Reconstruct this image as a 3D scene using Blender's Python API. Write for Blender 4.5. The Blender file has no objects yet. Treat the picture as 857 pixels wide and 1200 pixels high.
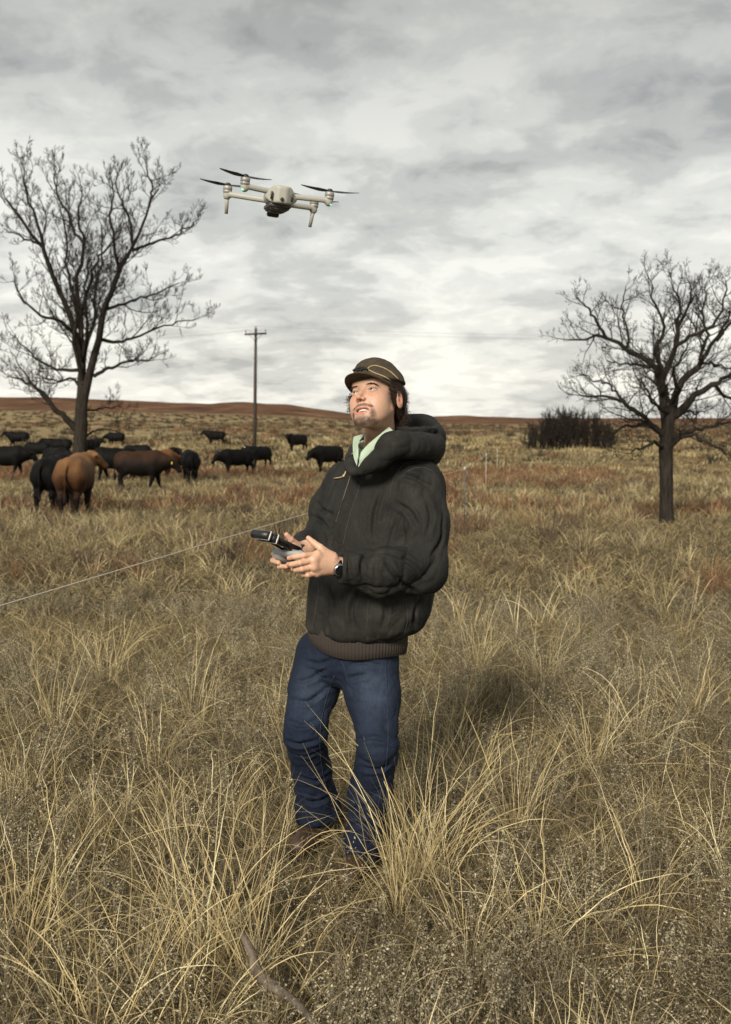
import bpy, math, random
import numpy as np
from mathutils import Vector, Matrix
from mathutils.bvhtree import BVHTree

random.seed(7)
rng = np.random.default_rng(11)
R_ = math.radians
scene = bpy.context.scene
COL = scene.collection

# ------------------------------------------------------------------ camera
CAM = np.array([0.0, 0.0, 1.65])
PITCH = R_(5.38)
FPX, CX, CY = 1167.0, 428.5, 600.0
cam_d = bpy.data.cameras.new("camera")
cam = bpy.data.objects.new("camera", cam_d)
COL.objects.link(cam)
cam.location = CAM
cam.rotation_euler = (math.pi / 2 - PITCH, 0, 0)
cam_d.sensor_fit = 'VERTICAL'
cam_d.sensor_height = 36.0
cam_d.sensor_width = 24.0
cam_d.lens = 36.0 * FPX / 1200.0
cam_d.clip_start = 0.05
cam_d.clip_end = 8000
cam_d.dof.use_dof = True
cam_d.dof.focus_distance = 3.45
cam_d.dof.aperture_fstop = 5.0
scene.camera = cam

# ------------------------------------------------------------------ view
scene.view_settings.view_transform = 'Standard'
scene.view_settings.look = 'None'
scene.view_settings.exposure = 0.18
scene.view_settings.gamma = 1
scene.cycles.use_denoising = True
scene.cycles.max_bounces = 6
scene.cycles.diffuse_bounces = 3
scene.cycles.glossy_bounces = 2
scene.cycles.transmission_bounces = 2
scene.cycles.transparent_max_bounces = 4

# ------------------------------------------------------------------ world and sun
SUN_AZ, SUN_EL = R_(-160), R_(30)       # measured from +Y, clockwise; behind the camera to the left
world = bpy.data.worlds.new("World")
scene.world = world
world.use_nodes = True
wt = world.node_tree
wt.nodes.clear()


def nd(t, kind, **kw):
    n = t.nodes.new(kind)
    for k, v in kw.items():
        if k.startswith('i_'):
            key = k[2:].replace('_', ' ')
            n.inputs[int(key) if key.isdigit() else key].default_value = v
        else:
            setattr(n, k, v)
    return n


def ramp(t, stops, interp='LINEAR'):
    n = t.nodes.new('ShaderNodeValToRGB')
    n.color_ramp.interpolation = interp
    e = n.color_ramp.elements
    while len(e) < len(stops):
        e.new(0.5)
    for el, (p, c) in zip(e, stops):
        el.position = p
        if not hasattr(c, '__len__'):
            c = (c, c, c)
        el.color = (*c[:3], 1)
    return n


def math_n(t, op, a, b=None, c=None, clamp=False):
    n = t.nodes.new('ShaderNodeMath')
    n.operation = op
    n.use_clamp = clamp
    for i, v in enumerate((a, b, c)):
        if v is None:
            continue
        if isinstance(v, (int, float)):
            n.inputs[i].default_value = v
        else:
            t.links.new(v, n.inputs[i])
    return n.outputs[0]


def mixc(t, fac, a, b, mode='MIX'):
    n = t.nodes.new('ShaderNodeMix')
    n.data_type = 'RGBA'
    n.blend_type = mode
    for i, v in ((0, fac), (6, a), (7, b)):
        if isinstance(v, (int, float)):
            n.inputs[i].default_value = v
        elif isinstance(v, (tuple, list)):
            n.inputs[i].default_value = (*v[:3], 1)
        else:
            t.links.new(v, n.inputs[i])
    return n.outputs[2]


def build_world():
    t = wt
    L = t.links.new
    out = nd(t, 'ShaderNodeOutputWorld')
    bg = nd(t, 'ShaderNodeBackground')
    bg.inputs['Strength'].default_value = 0.1
    sky = nd(t, 'ShaderNodeTexSky', sky_type='NISHITA', sun_disc=False)
    sky.sun_elevation = SUN_EL
    sky.sun_rotation = SUN_AZ
    sky.air_density = 1.0
    sky.dust_density = 3.0
    tc = nd(t, 'ShaderNodeTexCoord')
    sep = nd(t, 'ShaderNodeSeparateXYZ')
    L(tc.outputs['Generated'], sep.inputs[0])
    z = math_n(t, 'MAXIMUM', sep.outputs[2], 0.0)
    zz = math_n(t, 'ADD', z, 0.24)
    u = math_n(t, 'DIVIDE', sep.outputs[0], zz)
    v = math_n(t, 'DIVIDE', sep.outputs[1], zz)
    comb = nd(t, 'ShaderNodeCombineXYZ')
    L(u, comb.inputs[0]); L(v, comb.inputs[1])
    comb.inputs[2].default_value = 3.7
    # large soft cloud masses, finer wisps on top
    n1 = nd(t, 'ShaderNodeTexNoise', i_Scale=1.9, i_Detail=6.0, i_Roughness=0.52, i_Distortion=0.15)
    L(comb.outputs[0], n1.inputs['Vector'])
    n2 = nd(t, 'ShaderNodeTexNoise', i_Scale=6.5, i_Detail=9.0, i_Roughness=0.6, i_Distortion=0.3)
    mp = nd(t, 'ShaderNodeMapping')
    mp.inputs['Location'].default_value = (4.1, 1.3, 0)
    mp.inputs['Scale'].default_value = (1.0, 1.0, 1)
    mp.inputs['Rotation'].default_value = (0, 0, 0.35)
    L(comb.outputs[0], mp.inputs[0]); L(mp.outputs[0], n2.inputs['Vector'])
    m = math_n(t, 'ADD', math_n(t, 'MULTIPLY', n1.outputs[0], 0.62), math_n(t, 'MULTIPLY', n2.outputs[0], 0.38))
    # cloud brightness, then the vertical trend of the overcast (bright at the horizon, darker overhead)
    cb = ramp(t, [(0.37, (0.50, 0.51, 0.515)), (0.45, (0.67, 0.675, 0.67)), (0.53, (0.86, 0.86, 0.84)), (0.60, (1.0, .995, 0.96))], 'EASE')
    L(m, cb.inputs[0])
    tr = ramp(t, [(0.0, (0.80, 0.78, 0.72)), (0.05, (0.74, 0.725, 0.675)), (0.13, (0.68, 0.68, 0.65)), (0.22, (0.62, 0.625, 0.60)),
                  (0.31, (0.50, 0.505, 0.495)), (0.40, (0.37, 0.375, 0.365)), (1.0, (0.42, 0.425, 0.43))])
    L(z, tr.inputs[0])
    c = mixc(t, 1.0, cb.outputs[0], tr.outputs[0], 'MULTIPLY')
    c10 = mixc(t, 1.0, c, (10.0, 10.0, 10.0), 'MULTIPLY')
    # ramp colours are limited to 1, so the scaling is done by a vector multiply
    vm = nd(t, 'ShaderNodeVectorMath', operation='SCALE')
    L(c, vm.inputs[0]); vm.inputs['Scale'].default_value = 12.9
    fin = mixc(t, 0.96, sky.outputs[0], vm.outputs[0])
    t.nodes.remove(c10.node)
    L(fin, bg.inputs[0])
    L(bg.outputs[0], out.inputs[0])


build_world()
sun_d = bpy.data.lights.new("sun", 'SUN')
sun_d.energy = 4.4
sun_d.angle = R_(14)
sun_d.color = (1.0, 0.94, 0.82)
sun = bpy.data.objects.new("sun", sun_d)
COL.objects.link(sun)
sdir = Vector((math.sin(SUN_AZ) * math.cos(SUN_EL), math.cos(SUN_AZ) * math.cos(SUN_EL), math.sin(SUN_EL)))
sun.rotation_euler = sdir.to_track_quat('Z', 'Y').to_euler()
sun.location = (-3, -3, 6)


# ------------------------------------------------------------------ helpers
def ray_dir(px, py):
    a, b = (px - CX) / FPX, -(py - CY) / FPX
    return np.array([a, math.cos(PITCH) + b * math.sin(PITCH), -math.sin(PITCH) + b * math.cos(PITCH)])


def P(px, py, Y):
    """point seen at (px, py) of the photograph at distance Y in front of the camera"""
    d = ray_dir(px, py)
    return CAM + d * (Y / d[1])


def A(*pts):
    return np.array([P(*p[:3]) for p in pts])


_lat = np.random.default_rng(5).random((32, 32, 32)).astype(np.float32)


def vnoise(x, y, z):
    xi, yi, zi = np.floor(x).astype(int), np.floor(y).astype(int), np.floor(z).astype(int)
    fx, fy, fz = x - xi, y - yi, z - zi
    fx, fy, fz = [f * f * (3 - 2 * f) for f in (fx, fy, fz)]
    g = lambda a, b, c: _lat[(xi + a) & 31, (yi + b) & 31, (zi + c) & 31]
    l = lambda a, b, f: a + (b - a) * f
    return l(l(l(g(0, 0, 0), g(1, 0, 0), fx), l(g(0, 1, 0), g(1, 1, 0), fx), fy),
             l(l(g(0, 0, 1), g(1, 0, 1), fx), l(g(0, 1, 1), g(1, 1, 1), fx), fy), fz)


def fbm(x, y, z=0.0, o=4):
    z = z + np.zeros_like(x)
    s, a, n = 0, 0.5, 0
    for i in range(o):
        s = s + a * vnoise(x * 2 ** i + 3.1 * i, y * 2 ** i + 1.7 * i, z * 2 ** i)
        n += a
        a *= 0.5
    return s / n


def tag(o, label=None, cat=None, group=None, kind=None):
    for k, v in (('label', label), ('category', cat), ('group', group), ('kind', kind)):
        if v:
            o[k] = v
    return o


def empty(name, loc=(0, 0, 0), rot=None, **kw):
    o = bpy.data.objects.new(name, None)
    COL.objects.link(o)
    o.location = loc
    o.empty_display_size = 0.1
    if rot is not None:
        o.rotation_euler = rot
    return tag(o, **kw)


def mk(name, V, F, mat, parent=None, col=None, smooth=True, local=False):
    """link verts V and faces F (array or list of arrays of equal-length rows) as one mesh object; V in world space unless local"""
    V = np.asarray(V, dtype=np.float32)
    if parent is not None and not local:
        V = V - np.array(parent.location, dtype=np.float32)
    Fs = F if isinstance(F, list) else [F]
    Fs = [np.asarray(f, dtype=np.int32) for f in Fs if len(f)]
    me = bpy.data.meshes.new(name)
    loops = np.concatenate([f.ravel() for f in Fs])
    tot = np.concatenate([np.full(len(f), f.shape[1], dtype=np.int32) for f in Fs])
    st = np.concatenate([[0], np.cumsum(tot)[:-1]]).astype(np.int32)
    me.vertices.add(len(V)); me.vertices.foreach_set('co', V.ravel())
    me.loops.add(len(loops)); me.loops.foreach_set('vertex_index', loops)
    me.polygons.add(len(tot)); me.polygons.foreach_set('loop_start', st); me.polygons.foreach_set('loop_total', tot)
    me.update(calc_edges=True)
    if smooth:
        me.polygons.foreach_set('use_smooth', np.ones(len(tot), dtype=bool))
    if col is not None:
        c = np.ones((len(V), 4), dtype=np.float32)
        c[:, :3] = col
        me.attributes.new('Col', 'FLOAT_COLOR', 'POINT').data.foreach_set('color', c.ravel())
    if mat is not None:
        me.materials.append(mat)
    o = bpy.data.objects.new(name, me)
    COL.objects.link(o)
    if parent is not None:
        o.parent = parent
    return o


class MB:
    """collects pieces into one mesh"""
    def __init__(s):
        s.V, s.F, s.C, s.n = [], {}, [], 0

    def add(s, V, F, c=None):
        V = np.asarray(V, dtype=float)
        F = np.asarray(F, dtype=int)
        s.V.append(V)
        s.F.setdefault(F.shape[1], []).append(F + s.n)
        s.C.append(np.zeros((len(V), 3)) + (c if c is not None else 0.5))
        s.n += len(V)
        return s

    def build(s, name, mat, parent=None, col=False, **kw):
        return mk(name, np.concatenate(s.V), [np.concatenate(f) for f in s.F.values()], mat, parent,
                  col=np.concatenate(s.C) if col else None, **kw)

    def box(s, c, size, R=None, bev=0.15, col=None):
        c, h = np.array(c, float), np.array(size, float) / 2
        b = bev * h.min()
        V, F = [], []
        # bevelled box: 24 verts, each corner split in three
        for sx in (-1, 1):
            for sy in (-1, 1):
                for sz in (-1, 1):
                    sg = np.array([sx, sy, sz])
                    for ax in range(3):
                        q = sg * (h - b)
                        q[ax] = sg[ax] * h[ax]
                        V.append(q)
        ci = lambda x, y, z: ((x > 0) * 4 + (y > 0) * 2 + (z > 0)) * 3
        q4 = []
        for ax in range(3):
            a1, a2 = (ax + 1) % 3, (ax + 2) % 3
            for sg in (-1, 1):
                f = []
                for (p, q) in ((-1, -1), (1, -1), (1, 1), (-1, 1)):
                    k = [0, 0, 0]; k[ax] = sg; k[a1] = p; k[a2] = q
                    f.append(ci(*k) + ax)
                q4.append(f if sg > 0 else f[::-1])
        for ax in range(3):       # edges along ax
            a1, a2 = (ax + 1) % 3, (ax + 2) % 3
            for p in (-1, 1):
                for q in (-1, 1):
                    k0 = [0, 0, 0]; k0[ax] = -1; k0[a1] = p; k0[a2] = q
                    k1 = list(k0); k1[ax] = 1
                    f = [ci(*k0) + a1, ci(*k1) + a1, ci(*k1) + a2, ci(*k0) + a2]
                    q4.append(f if p * q < 0 else f[::-1])
        tri = []
        for sx in (-1, 1):
            for sy in (-1, 1):
                for sz in (-1, 1):
                    i = ci(sx, sy, sz)
                    tri.append([i, i + 1, i + 2] if sx * sy * sz > 0 else [i + 2, i + 1, i])
        V = np.array(V)
        if R is not None:
            V = V @ np.array(R).T
        V = V + c
        n0 = s.n
        s.add(V, q4, col)
        s.F.setdefault(3, []).append(np.array(tri) + n0)
        return s

    def lathe(s, prof, c, axis=(0, 0, 1), n=20, col=None):
        """profile of (radius, height) pairs about an axis"""
        axis = np.array(axis, float); axis /= np.linalg.norm(axis)
        ref = np.array([1, 0, 0]) if abs(axis[0]) < 0.8 else np.array([0, 1, 0])
        e1 = np.cross(axis, ref); e1 /= np.linalg.norm(e1)
        e2 = np.cross(axis, e1)
        a = np.linspace(0, 2 * np.pi, n, endpoint=False)
        V = np.concatenate([np.array(c) + axis * h + r * (np.cos(a)[:, None] * e1 + np.sin(a)[:, None] * e2) for r, h in prof])
        m = len(prof)
        i, j = np.meshgrid(np.arange(m - 1), np.arange(n), indexing='ij')
        F = np.stack([i * n + j, i * n + (j + 1) % n, (i + 1) * n + (j + 1) % n, (i + 1) * n + j], -1).reshape(-1, 4)
        return s.add(V, F, col)

    def tube(s, pts, r, sides=8, col=None):
        V, F = tubes(np.array(pts, float)[None], np.zeros(len(pts))[None] + np.array(r, float), sides, True)
        return s.add(V, F, col)


def tubes(Q, Rr, sides=5, caps=False):
    """Q (N,P,3) polylines, Rr (N,P) radii -> verts, quads"""
    Q = np.asarray(Q, float); Rr = np.asarray(Rr, float)
    if caps:
        Q = np.concatenate([Q[:, :1], Q, Q[:, -1:]], 1)
        Rr = np.concatenate([Rr[:, :1] * 0.02, Rr, Rr[:, -1:] * 0.02], 1)
    N, Pn = Q.shape[:2]
    T = np.gradient(Q, axis=1)
    if caps:
        T[:, 0] = T[:, 1] = Q[:, 2] - Q[:, 1]
        T[:, -1] = T[:, -2] = Q[:, -2] - Q[:, -3]
    T /= np.linalg.norm(T, axis=2, keepdims=True) + 1e-12
    mean = Q[:, -1] - Q[:, 0]
    ref = np.where(np.abs(mean[:, 2:3]) > 0.75 * np.linalg.norm(mean, axis=1, keepdims=True), np.array([[0.31, 0.95, 0]]), np.array([[0.05, 0.1, 1.0]]))
    ref = np.repeat(ref[:, None], Pn, 1)
    e1 = np.cross(T, ref); e1 /= np.linalg.norm(e1, axis=2, keepdims=True) + 1e-12
    e2 = np.cross(T, e1)
    a = np.arange(sides) * 2 * np.pi / sides
    V = Q[:, :, None] + Rr[:, :, None, None] * (np.cos(a)[:, None] * e1[:, :, None] + np.sin(a)[:, None] * e2[:, :, None])
    b = np.arange(N)[:, None, None] * Pn * sides
    i = np.arange(Pn - 1)[None, :, None] * sides
    j = np.arange(sides)[None, None, :]
    k = (np.arange(sides) + 1) % sides
    F = np.stack(np.broadcast_arrays(b + i + j, b + i + k, b + i + sides + k, b + i + sides + j), -1).reshape(-1, 4)
    return V.reshape(-1, 3), F


def smooth_poly(pts, n):
    """Catmull-Rom through the rows of pts, n samples"""
    p = np.asarray(pts, float)
    p = np.concatenate([2 * p[:1] - p[1:2], p, 2 * p[-1:] - p[-2:-1]])
    t = np.linspace(0, len(p) - 3, n)
    i = np.minimum(t.astype(int), len(p) - 4)
    f = (t - i)[:, None]
    a, b, c, d = p[i], p[i + 1], p[i + 2], p[i + 3]
    return 0.5 * (2 * b + (c - a) * f + (2 * a - 5 * b + 4 * c - d) * f ** 2 + (3 * b - a - 3 * c + d) * f ** 3)


# ---- signed distance modelling
class Grid:
    def __init__(s, lo, hi, h):
        s.lo, s.h = np.array(lo, float), h
        n = [int(math.ceil((b - a) / h)) + 1 for a, b in zip(lo, hi)]
        ax = [(lo[k] + h * np.arange(n[k])).astype(np.float32) for k in range(3)]
        s.X, s.Y, s.Z = ax[0][:, None, None], ax[1][None, :, None], ax[2][None, None, :]
        s.shape = tuple(n)


def s_cone(g, a, b, ra, rb):
    a, b = [np.asarray(v, dtype=np.float32) for v in (a, b)]
    d = b - a
    L2 = float(d @ d) + 1e-12
    t = ((g.X - a[0]) * d[0] + (g.Y - a[1]) * d[1] + (g.Z - a[2]) * d[2]) / L2
    t = np.clip(t, 0, 1)
    return np.sqrt((g.X - a[0] - t * d[0]) ** 2 + (g.Y - a[1] - t * d[1]) ** 2 + (g.Z - a[2] - t * d[2]) ** 2) - (ra + (rb - ra) * t)


def s_ell(g, c, r, M=None):
    c = np.asarray(c, dtype=np.float32)
    x, y, z = g.X - c[0], g.Y - c[1], g.Z - c[2]
    if M is not None:           # columns of M are the ellipsoid's axes
        M = np.asarray(M, dtype=np.float32)
        x, y, z = [x * M[0, k] + y * M[1, k] + z * M[2, k] for k in range(3)]
    k0 = np.sqrt((x / r[0]) ** 2 + (y / r[1]) ** 2 + (z / r[2]) ** 2)
    k1 = np.sqrt((x / r[0] ** 2) ** 2 + (y / r[1] ** 2) ** 2 + (z / r[2] ** 2) ** 2) + 1e-9
    return k0 * (k0 - 1) / k1


def smin(a, b, k):
    if k <= 0:
        return np.minimum(a, b)
    h = np.maximum(k - np.abs(a - b), 0) / k
    return np.minimum(a, b) - h * h * k * 0.25


def smax(a, b, k):
    return -smin(-a, -b, k)


def s_chain(g, pts, rad, k=0.02):
    d = None
    for i in range(len(pts) - 1):
        q = s_cone(g, pts[i], pts[i + 1], rad[i], rad[i + 1])
        d = q if d is None else smin(d, q, k)
    return d


def s_plane(g, p, n):
    n = np.asarray(n, float); n = n / np.linalg.norm(n)
    return (g.X - p[0]) * n[0] + (g.Y - p[1]) * n[1] + (g.Z - p[2]) * n[2]


def s_loft(g, zs, cx, cy, a, b, yaw):
    """stack of ellipses interpolated over height; yaw turns the a-axis from +X towards -Y"""
    o = np.argsort(zs)
    zs, cx, cy, a, b = [np.asarray(v, float)[o] for v in (zs, cx, cy, a, b)]
    I = lambda v: np.interp(g.Z.ravel(), zs, v).astype(np.float32)[None, None, :]
    x, y = g.X - I(cx), g.Y - I(cy)
    c, s = math.cos(yaw), math.sin(yaw)
    u, w = x * c - y * s, x * (-s) + y * (-c)
    ia, ib = I(a), I(b)
    k0 = np.sqrt((u / ia) ** 2 + (w / ib) ** 2)
    k1 = np.sqrt((u / ia ** 2) ** 2 + (w / ib ** 2) ** 2) + 1e-6
    d = k0 * (k0 - 1) / k1
    return smax(d, np.maximum(g.Z - zs[-1], zs[0] - g.Z) + 0 * d, 0.03)


def surf(D, g):
    D = np.asarray(D, dtype=np.float32) + np.zeros(g.shape, np.float32)
    s = D < 0
    nx, ny, nz = D.shape
    cnt = np.zeros((nx - 1, ny - 1, nz - 1), np.int8)
    cor = [(i, j, k) for i in (0, 1) for j in (0, 1) for k in (0, 1)]
    sl = lambda A_, c: A_[c[0]:nx - 1 + c[0], c[1]:ny - 1 + c[1], c[2]:nz - 1 + c[2]]
    for c in cor:
        cnt += sl(s, c)
    act = (cnt > 0) & (cnt < 8)
    I = np.argwhere(act)
    idx = np.full(cnt.shape, -1, np.int32)
    idx[act] = np.arange(len(I))
    acc = np.zeros((len(I), 3)); n = np.zeros(len(I))
    for c0 in cor:
        for ax in range(3):
            if c0[ax]:
                continue
            c1 = list(c0); c1[ax] = 1
            va = D[I[:, 0] + c0[0], I[:, 1] + c0[1], I[:, 2] + c0[2]]
            vb = D[I[:, 0] + c1[0], I[:, 1] + c1[1], I[:, 2] + c1[2]]
            m = (va < 0) != (vb < 0)
            t = np.where(m, va / np.where(m, va - vb, 1), 0)
            q = np.tile(np.array(c0, float), (len(I), 1)); q[:, ax] = t
            acc += q * m[:, None]; n += m
    V = (I + acc / n[:, None]) * g.h + g.lo
    F = []
    for ax in range(3):
        a1, a2 = (ax + 1) % 3, (ax + 2) % 3
        lo_ = [slice(0, None)] * 3; hi_ = [slice(0, None)] * 3
        lo_[ax] = slice(0, -1); hi_[ax] = slice(1, None)
        e = s[tuple(lo_)] != s[tuple(hi_)]
        E = np.argwhere(e)
        dims = cnt.shape
        ok = (E[:, a1] > 0) & (E[:, a2] > 0) & (E[:, a1] < dims[a1]) & (E[:, a2] < dims[a2])
        E = E[ok]
        inside = s[E[:, 0], E[:, 1], E[:, 2]]
        f = []
        for (p, q) in ((-1, -1), (0, -1), (0, 0), (-1, 0)):
            c = E.copy(); c[:, a1] += p; c[:, a2] += q
            f.append(idx[c[:, 0], c[:, 1], c[:, 2]])
        f = np.stack(f, 1)
        f[~inside] = f[~inside][:, ::-1]
        F.append(f)
    return V, np.concatenate(F)


def normals(V, F):
    n = np.zeros_like(V)
    fn = np.cross(V[F[:, 2]] - V[F[:, 0]], V[F[:, 3]] - V[F[:, 1]])
    for k in range(4):
        np.add.at(n, F[:, k], fn)
    return n / (np.linalg.norm(n, axis=1, keepdims=True) + 1e-12)


def relax(V, F, it=2, lam=0.5):
    for _ in range(it):
        s = np.zeros_like(V); c = np.zeros(len(V))
        for k in range(4):
            a, b = F[:, k], F[:, (k + 1) % 4]
            np.add.at(s, a, V[b]); np.add.at(c, a, 1)
            np.add.at(s, b, V[a]); np.add.at(c, b, 1)
        V = V + lam * (s / np.maximum(c, 1)[:, None] - V)
    return V


# ------------------------------------------------------------------ materials
def new_mat(name):
    m = bpy.data.materials.new(name)
    m.use_nodes = True
    t = m.node_tree
    b = t.nodes['Principled BSDF']
    return m, t, b


def mat_plain(name, col, rough=0.6, var=0.15, scale=20, metal=0.0, bump=0.0, bscale=200, spec=0.5, emis=None):
    m, t, b = new_mat(name)
    tc = nd(t, 'ShaderNodeTexCoord')
    n = nd(t, 'ShaderNodeTexNoise', i_Scale=scale, i_Detail=5.0, i_Roughness=0.6)
    t.links.new(tc.outputs['Object'], n.inputs['Vector'])
    lo = tuple(c * (1 - var) for c in col); hi = tuple(min(1, c * (1 + var)) for c in col)
    r = ramp(t, [(0.3, lo), (0.7, hi)])
    t.links.new(n.outputs[0], r.inputs[0])
    t.links.new(r.outputs[0], b.inputs['Base Color'])
    b.inputs['Roughness'].default_value = rough
    b.inputs['Metallic'].default_value = metal
    b.inputs['Specular IOR Level'].default_value = spec
    if emis:
        b.inputs['Emission Color'].default_value = (*emis[0], 1)
        b.inputs['Emission Strength'].default_value = emis[1]
    if bump:
        n2 = nd(t, 'ShaderNodeTexNoise', i_Scale=bscale, i_Detail=3.0)
        t.links.new(tc.outputs['Object'], n2.inputs['Vector'])
        bp = nd(t, 'ShaderNodeBump', i_Strength=bump, i_Distance=0.002)
        t.links.new(n2.outputs[0], bp.inputs['Height'])
        t.links.new(bp.outputs[0], b.inputs['Normal'])
    return m


def mat_col(name, rough=0.7, spec=0.3, mul=0.12, scale=60, bump=0.0, bscale=300, bdist=0.001, sss=0.0, transl=0.0, tint=None):
    """base colour from the mesh's own colour attribute, varied a little by noise"""
    m, t, b = new_mat(name)
    at = nd(t, 'ShaderNodeAttribute', attribute_name='Col')
    tc = nd(t, 'ShaderNodeTexCoord')
    n = nd(t, 'ShaderNodeTexNoise', i_Scale=scale, i_Detail=4.0)
    t.links.new(tc.outputs['Object'], n.inputs['Vector'])
    r = ramp(t, [(0.3, 1 - mul), (0.7, 1.0)])
    t.links.new(n.outputs[0], r.inputs[0])
    c = mixc(t, 1.0, at.outputs['Color'], r.outputs[0], 'MULTIPLY')
    t.links.new(c, b.inputs['Base Color'])
    b.inputs['Roughness'].default_value = rough
    b.inputs['Specular IOR Level'].default_value = spec
    if sss:
        b.inputs['Subsurface Weight'].default_value = sss
        b.inputs['Subsurface Radius'].default_value = (1.0, 0.35, 0.2)
        b.inputs['Subsurface Scale'].default_value = 0.006
    if bump:
        n2 = nd(t, 'ShaderNodeTexNoise', i_Scale=bscale, i_Detail=3.0)
        t.links.new(tc.outputs['Object'], n2.inputs['Vector'])
        bp = nd(t, 'ShaderNodeBump', i_Strength=bump, i_Distance=bdist)
        t.links.new(n2.outputs[0], bp.inputs['Height'])
        t.links.new(bp.outputs[0], b.inputs['Normal'])
    if transl:
        tl = nd(t, 'ShaderNodeBsdfTranslucent')
        t.links.new(c, tl.inputs[0])
        mx = nd(t, 'ShaderNodeMixShader')
        mx.inputs[0].default_value = transl
        t.links.new(b.outputs[0], mx.inputs[1]); t.links.new(tl.outputs[0], mx.inputs[2])
        t.links.new(mx.outputs[0], t.nodes['Material Output'].inputs[0])
    return m


def mat_ground():
    m, t, b = new_mat("dry_pasture_soil")
    L = t.links.new
    geo = nd(t, 'ShaderNodeNewGeometry')
    pos = geo.outputs['Position']
    sep = nd(t, 'ShaderNodeSeparateXYZ'); L(pos, sep.inputs[0])

    def noise(scale, det=5.0, rough=0.6, sc=(1, 1, 1), dist=0.0):
        mp = nd(t, 'ShaderNodeMapping'); mp.inputs['Scale'].default_value = sc
        L(pos, mp.inputs[0])
        n = nd(t, 'ShaderNodeTexNoise', i_Scale=scale, i_Detail=det, i_Roughness=rough, i_Distortion=dist)
        L(mp.outputs[0], n.inputs['Vector'])
        return n.outputs[0]
    # near soil with old litter
    fine = ramp(t, [(0.30, (0.055, 0.042, 0.028)), (0.5, (0.13, 0.10, 0.064)), (0.7, (0.24, 0.195, 0.125))]); L(noise(45, 6, .7), fine.inputs[0])
    # pasture seen from afar: tan grass, rusty bluestem, grey-green sage
    tan = ramp(t, [(0.32, (0.13, 0.098, 0.05)), (0.5, (0.255, 0.195, 0.098)), (0.68, (0.36, 0.285, 0.15))]); L(noise(0.5, 7, .62, (1, .5, 1)), tan.inputs[0])
    rm = ramp(t, [(0.50, 0), (0.62, 1)]); L(noise(0.06, 6, .62, (1, .6, 1)), rm.inputs[0])
    far = mixc(t, math_n(t, 'MULTIPLY', rm.outputs[0], 0.7), tan.outputs[0], (0.15, 0.068, 0.03))
    sm = ramp(t, [(0.60, 0), (0.66, 1)]); L(noise(0.35, 5, .65), sm.inputs[0])
    far = mixc(t, math_n(t, 'MULTIPLY', sm.outputs[0], 0.8), far, (0.055, 0.048, 0.032))
    dfar = ramp(t, [(0.0, 0), (1.0, 1)]); L(math_n(t, 'DIVIDE', math_n(t, 'SUBTRACT', sep.outputs[1], 12.0), 40.0), dfar.inputs[0])
    c = mixc(t, dfar.outputs[0], fine.outputs[0], far)
    # red-brown hills: bare red soil with tufts and bright lower slopes
    hill = ramp(t, [(0.36, (0.045, 0.024, 0.014)), (0.47, (0.105, 0.050, 0.024)), (0.58, (0.15, 0.078, 0.038)), (0.68, (0.25, 0.175, 0.085))]); L(noise(0.028, 9, .70, (1.5, .6, 3)), hill.inputs[0])
    edge = math_n(t, 'ADD', sep.outputs[1], math_n(t, 'MULTIPLY', math_n(t, 'SUBTRACT', noise(0.012, 5, .6), 0.5), 420.0))
    hm = ramp(t, [(0.0, 0), (1.0, 1)]); L(math_n(t, 'DIVIDE', math_n(t, 'SUBTRACT', edge, 400.0), 90.0), hm.inputs[0])
    c = mixc(t, hm.outputs[0], c, hill.outputs[0])
    L(c, b.inputs['Base Color'])
    b.inputs['Roughness'].default_value = 0.95
    b.inputs['Specular IOR Level'].default_value = 0.1
    bp = nd(t, 'ShaderNodeBump', i_Strength=0.8, i_Distance=0.05)
    L(noise(22, 6, .7), bp.inputs['Height'])
    L(bp.outputs[0], b.inputs['Normal'])
    return m


M_ground = mat_ground()
M_grass = mat_col("dry_grass_blade", rough=0.62, spec=0.28, mul=0.25, scale=25, transl=0.18)
M_leaf = mat_col("dry_weed_leaf", rough=0.8, spec=0.15, mul=0.25, scale=40)


def mat_bark(name, lo, hi):
    m, t, b = new_mat(name)
    tc = nd(t, 'ShaderNodeTexCoord')
    mp = nd(t, 'ShaderNodeMapping'); mp.inputs['Scale'].default_value = (9, 9, 1.6)
    t.links.new(tc.outputs['Object'], mp.inputs[0])
    n = nd(t, 'ShaderNodeTexNoise', i_Scale=2.2, i_Detail=7.0, i_Roughness=0.7)
    t.links.new(mp.outputs[0], n.inputs['Vector'])
    r = ramp(t, [(0.35, lo), (0.65, hi)])
    t.links.new(n.outputs[0], r.inputs[0]); t.links.new(r.outputs[0], b.inputs['Base Color'])
    b.inputs['Roughness'].default_value = 0.95
    b.inputs['Specular IOR Level'].default_value = 0.1
    bp = nd(t, 'ShaderNodeBump', i_Strength=1.0, i_Distance=0.03)
    t.links.new(n.outputs[0], bp.inputs['Height']); t.links.new(bp.outputs[0], b.inputs['Normal'])
    return m


M_bark = mat_bark("tree_bark", (0.012, 0.010, 0.008), (0.044, 0.036, 0.029))
M_wood = mat_bark("weathered_wood", (0.03, 0.024, 0.02), (0.085, 0.07, 0.058))


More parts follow.
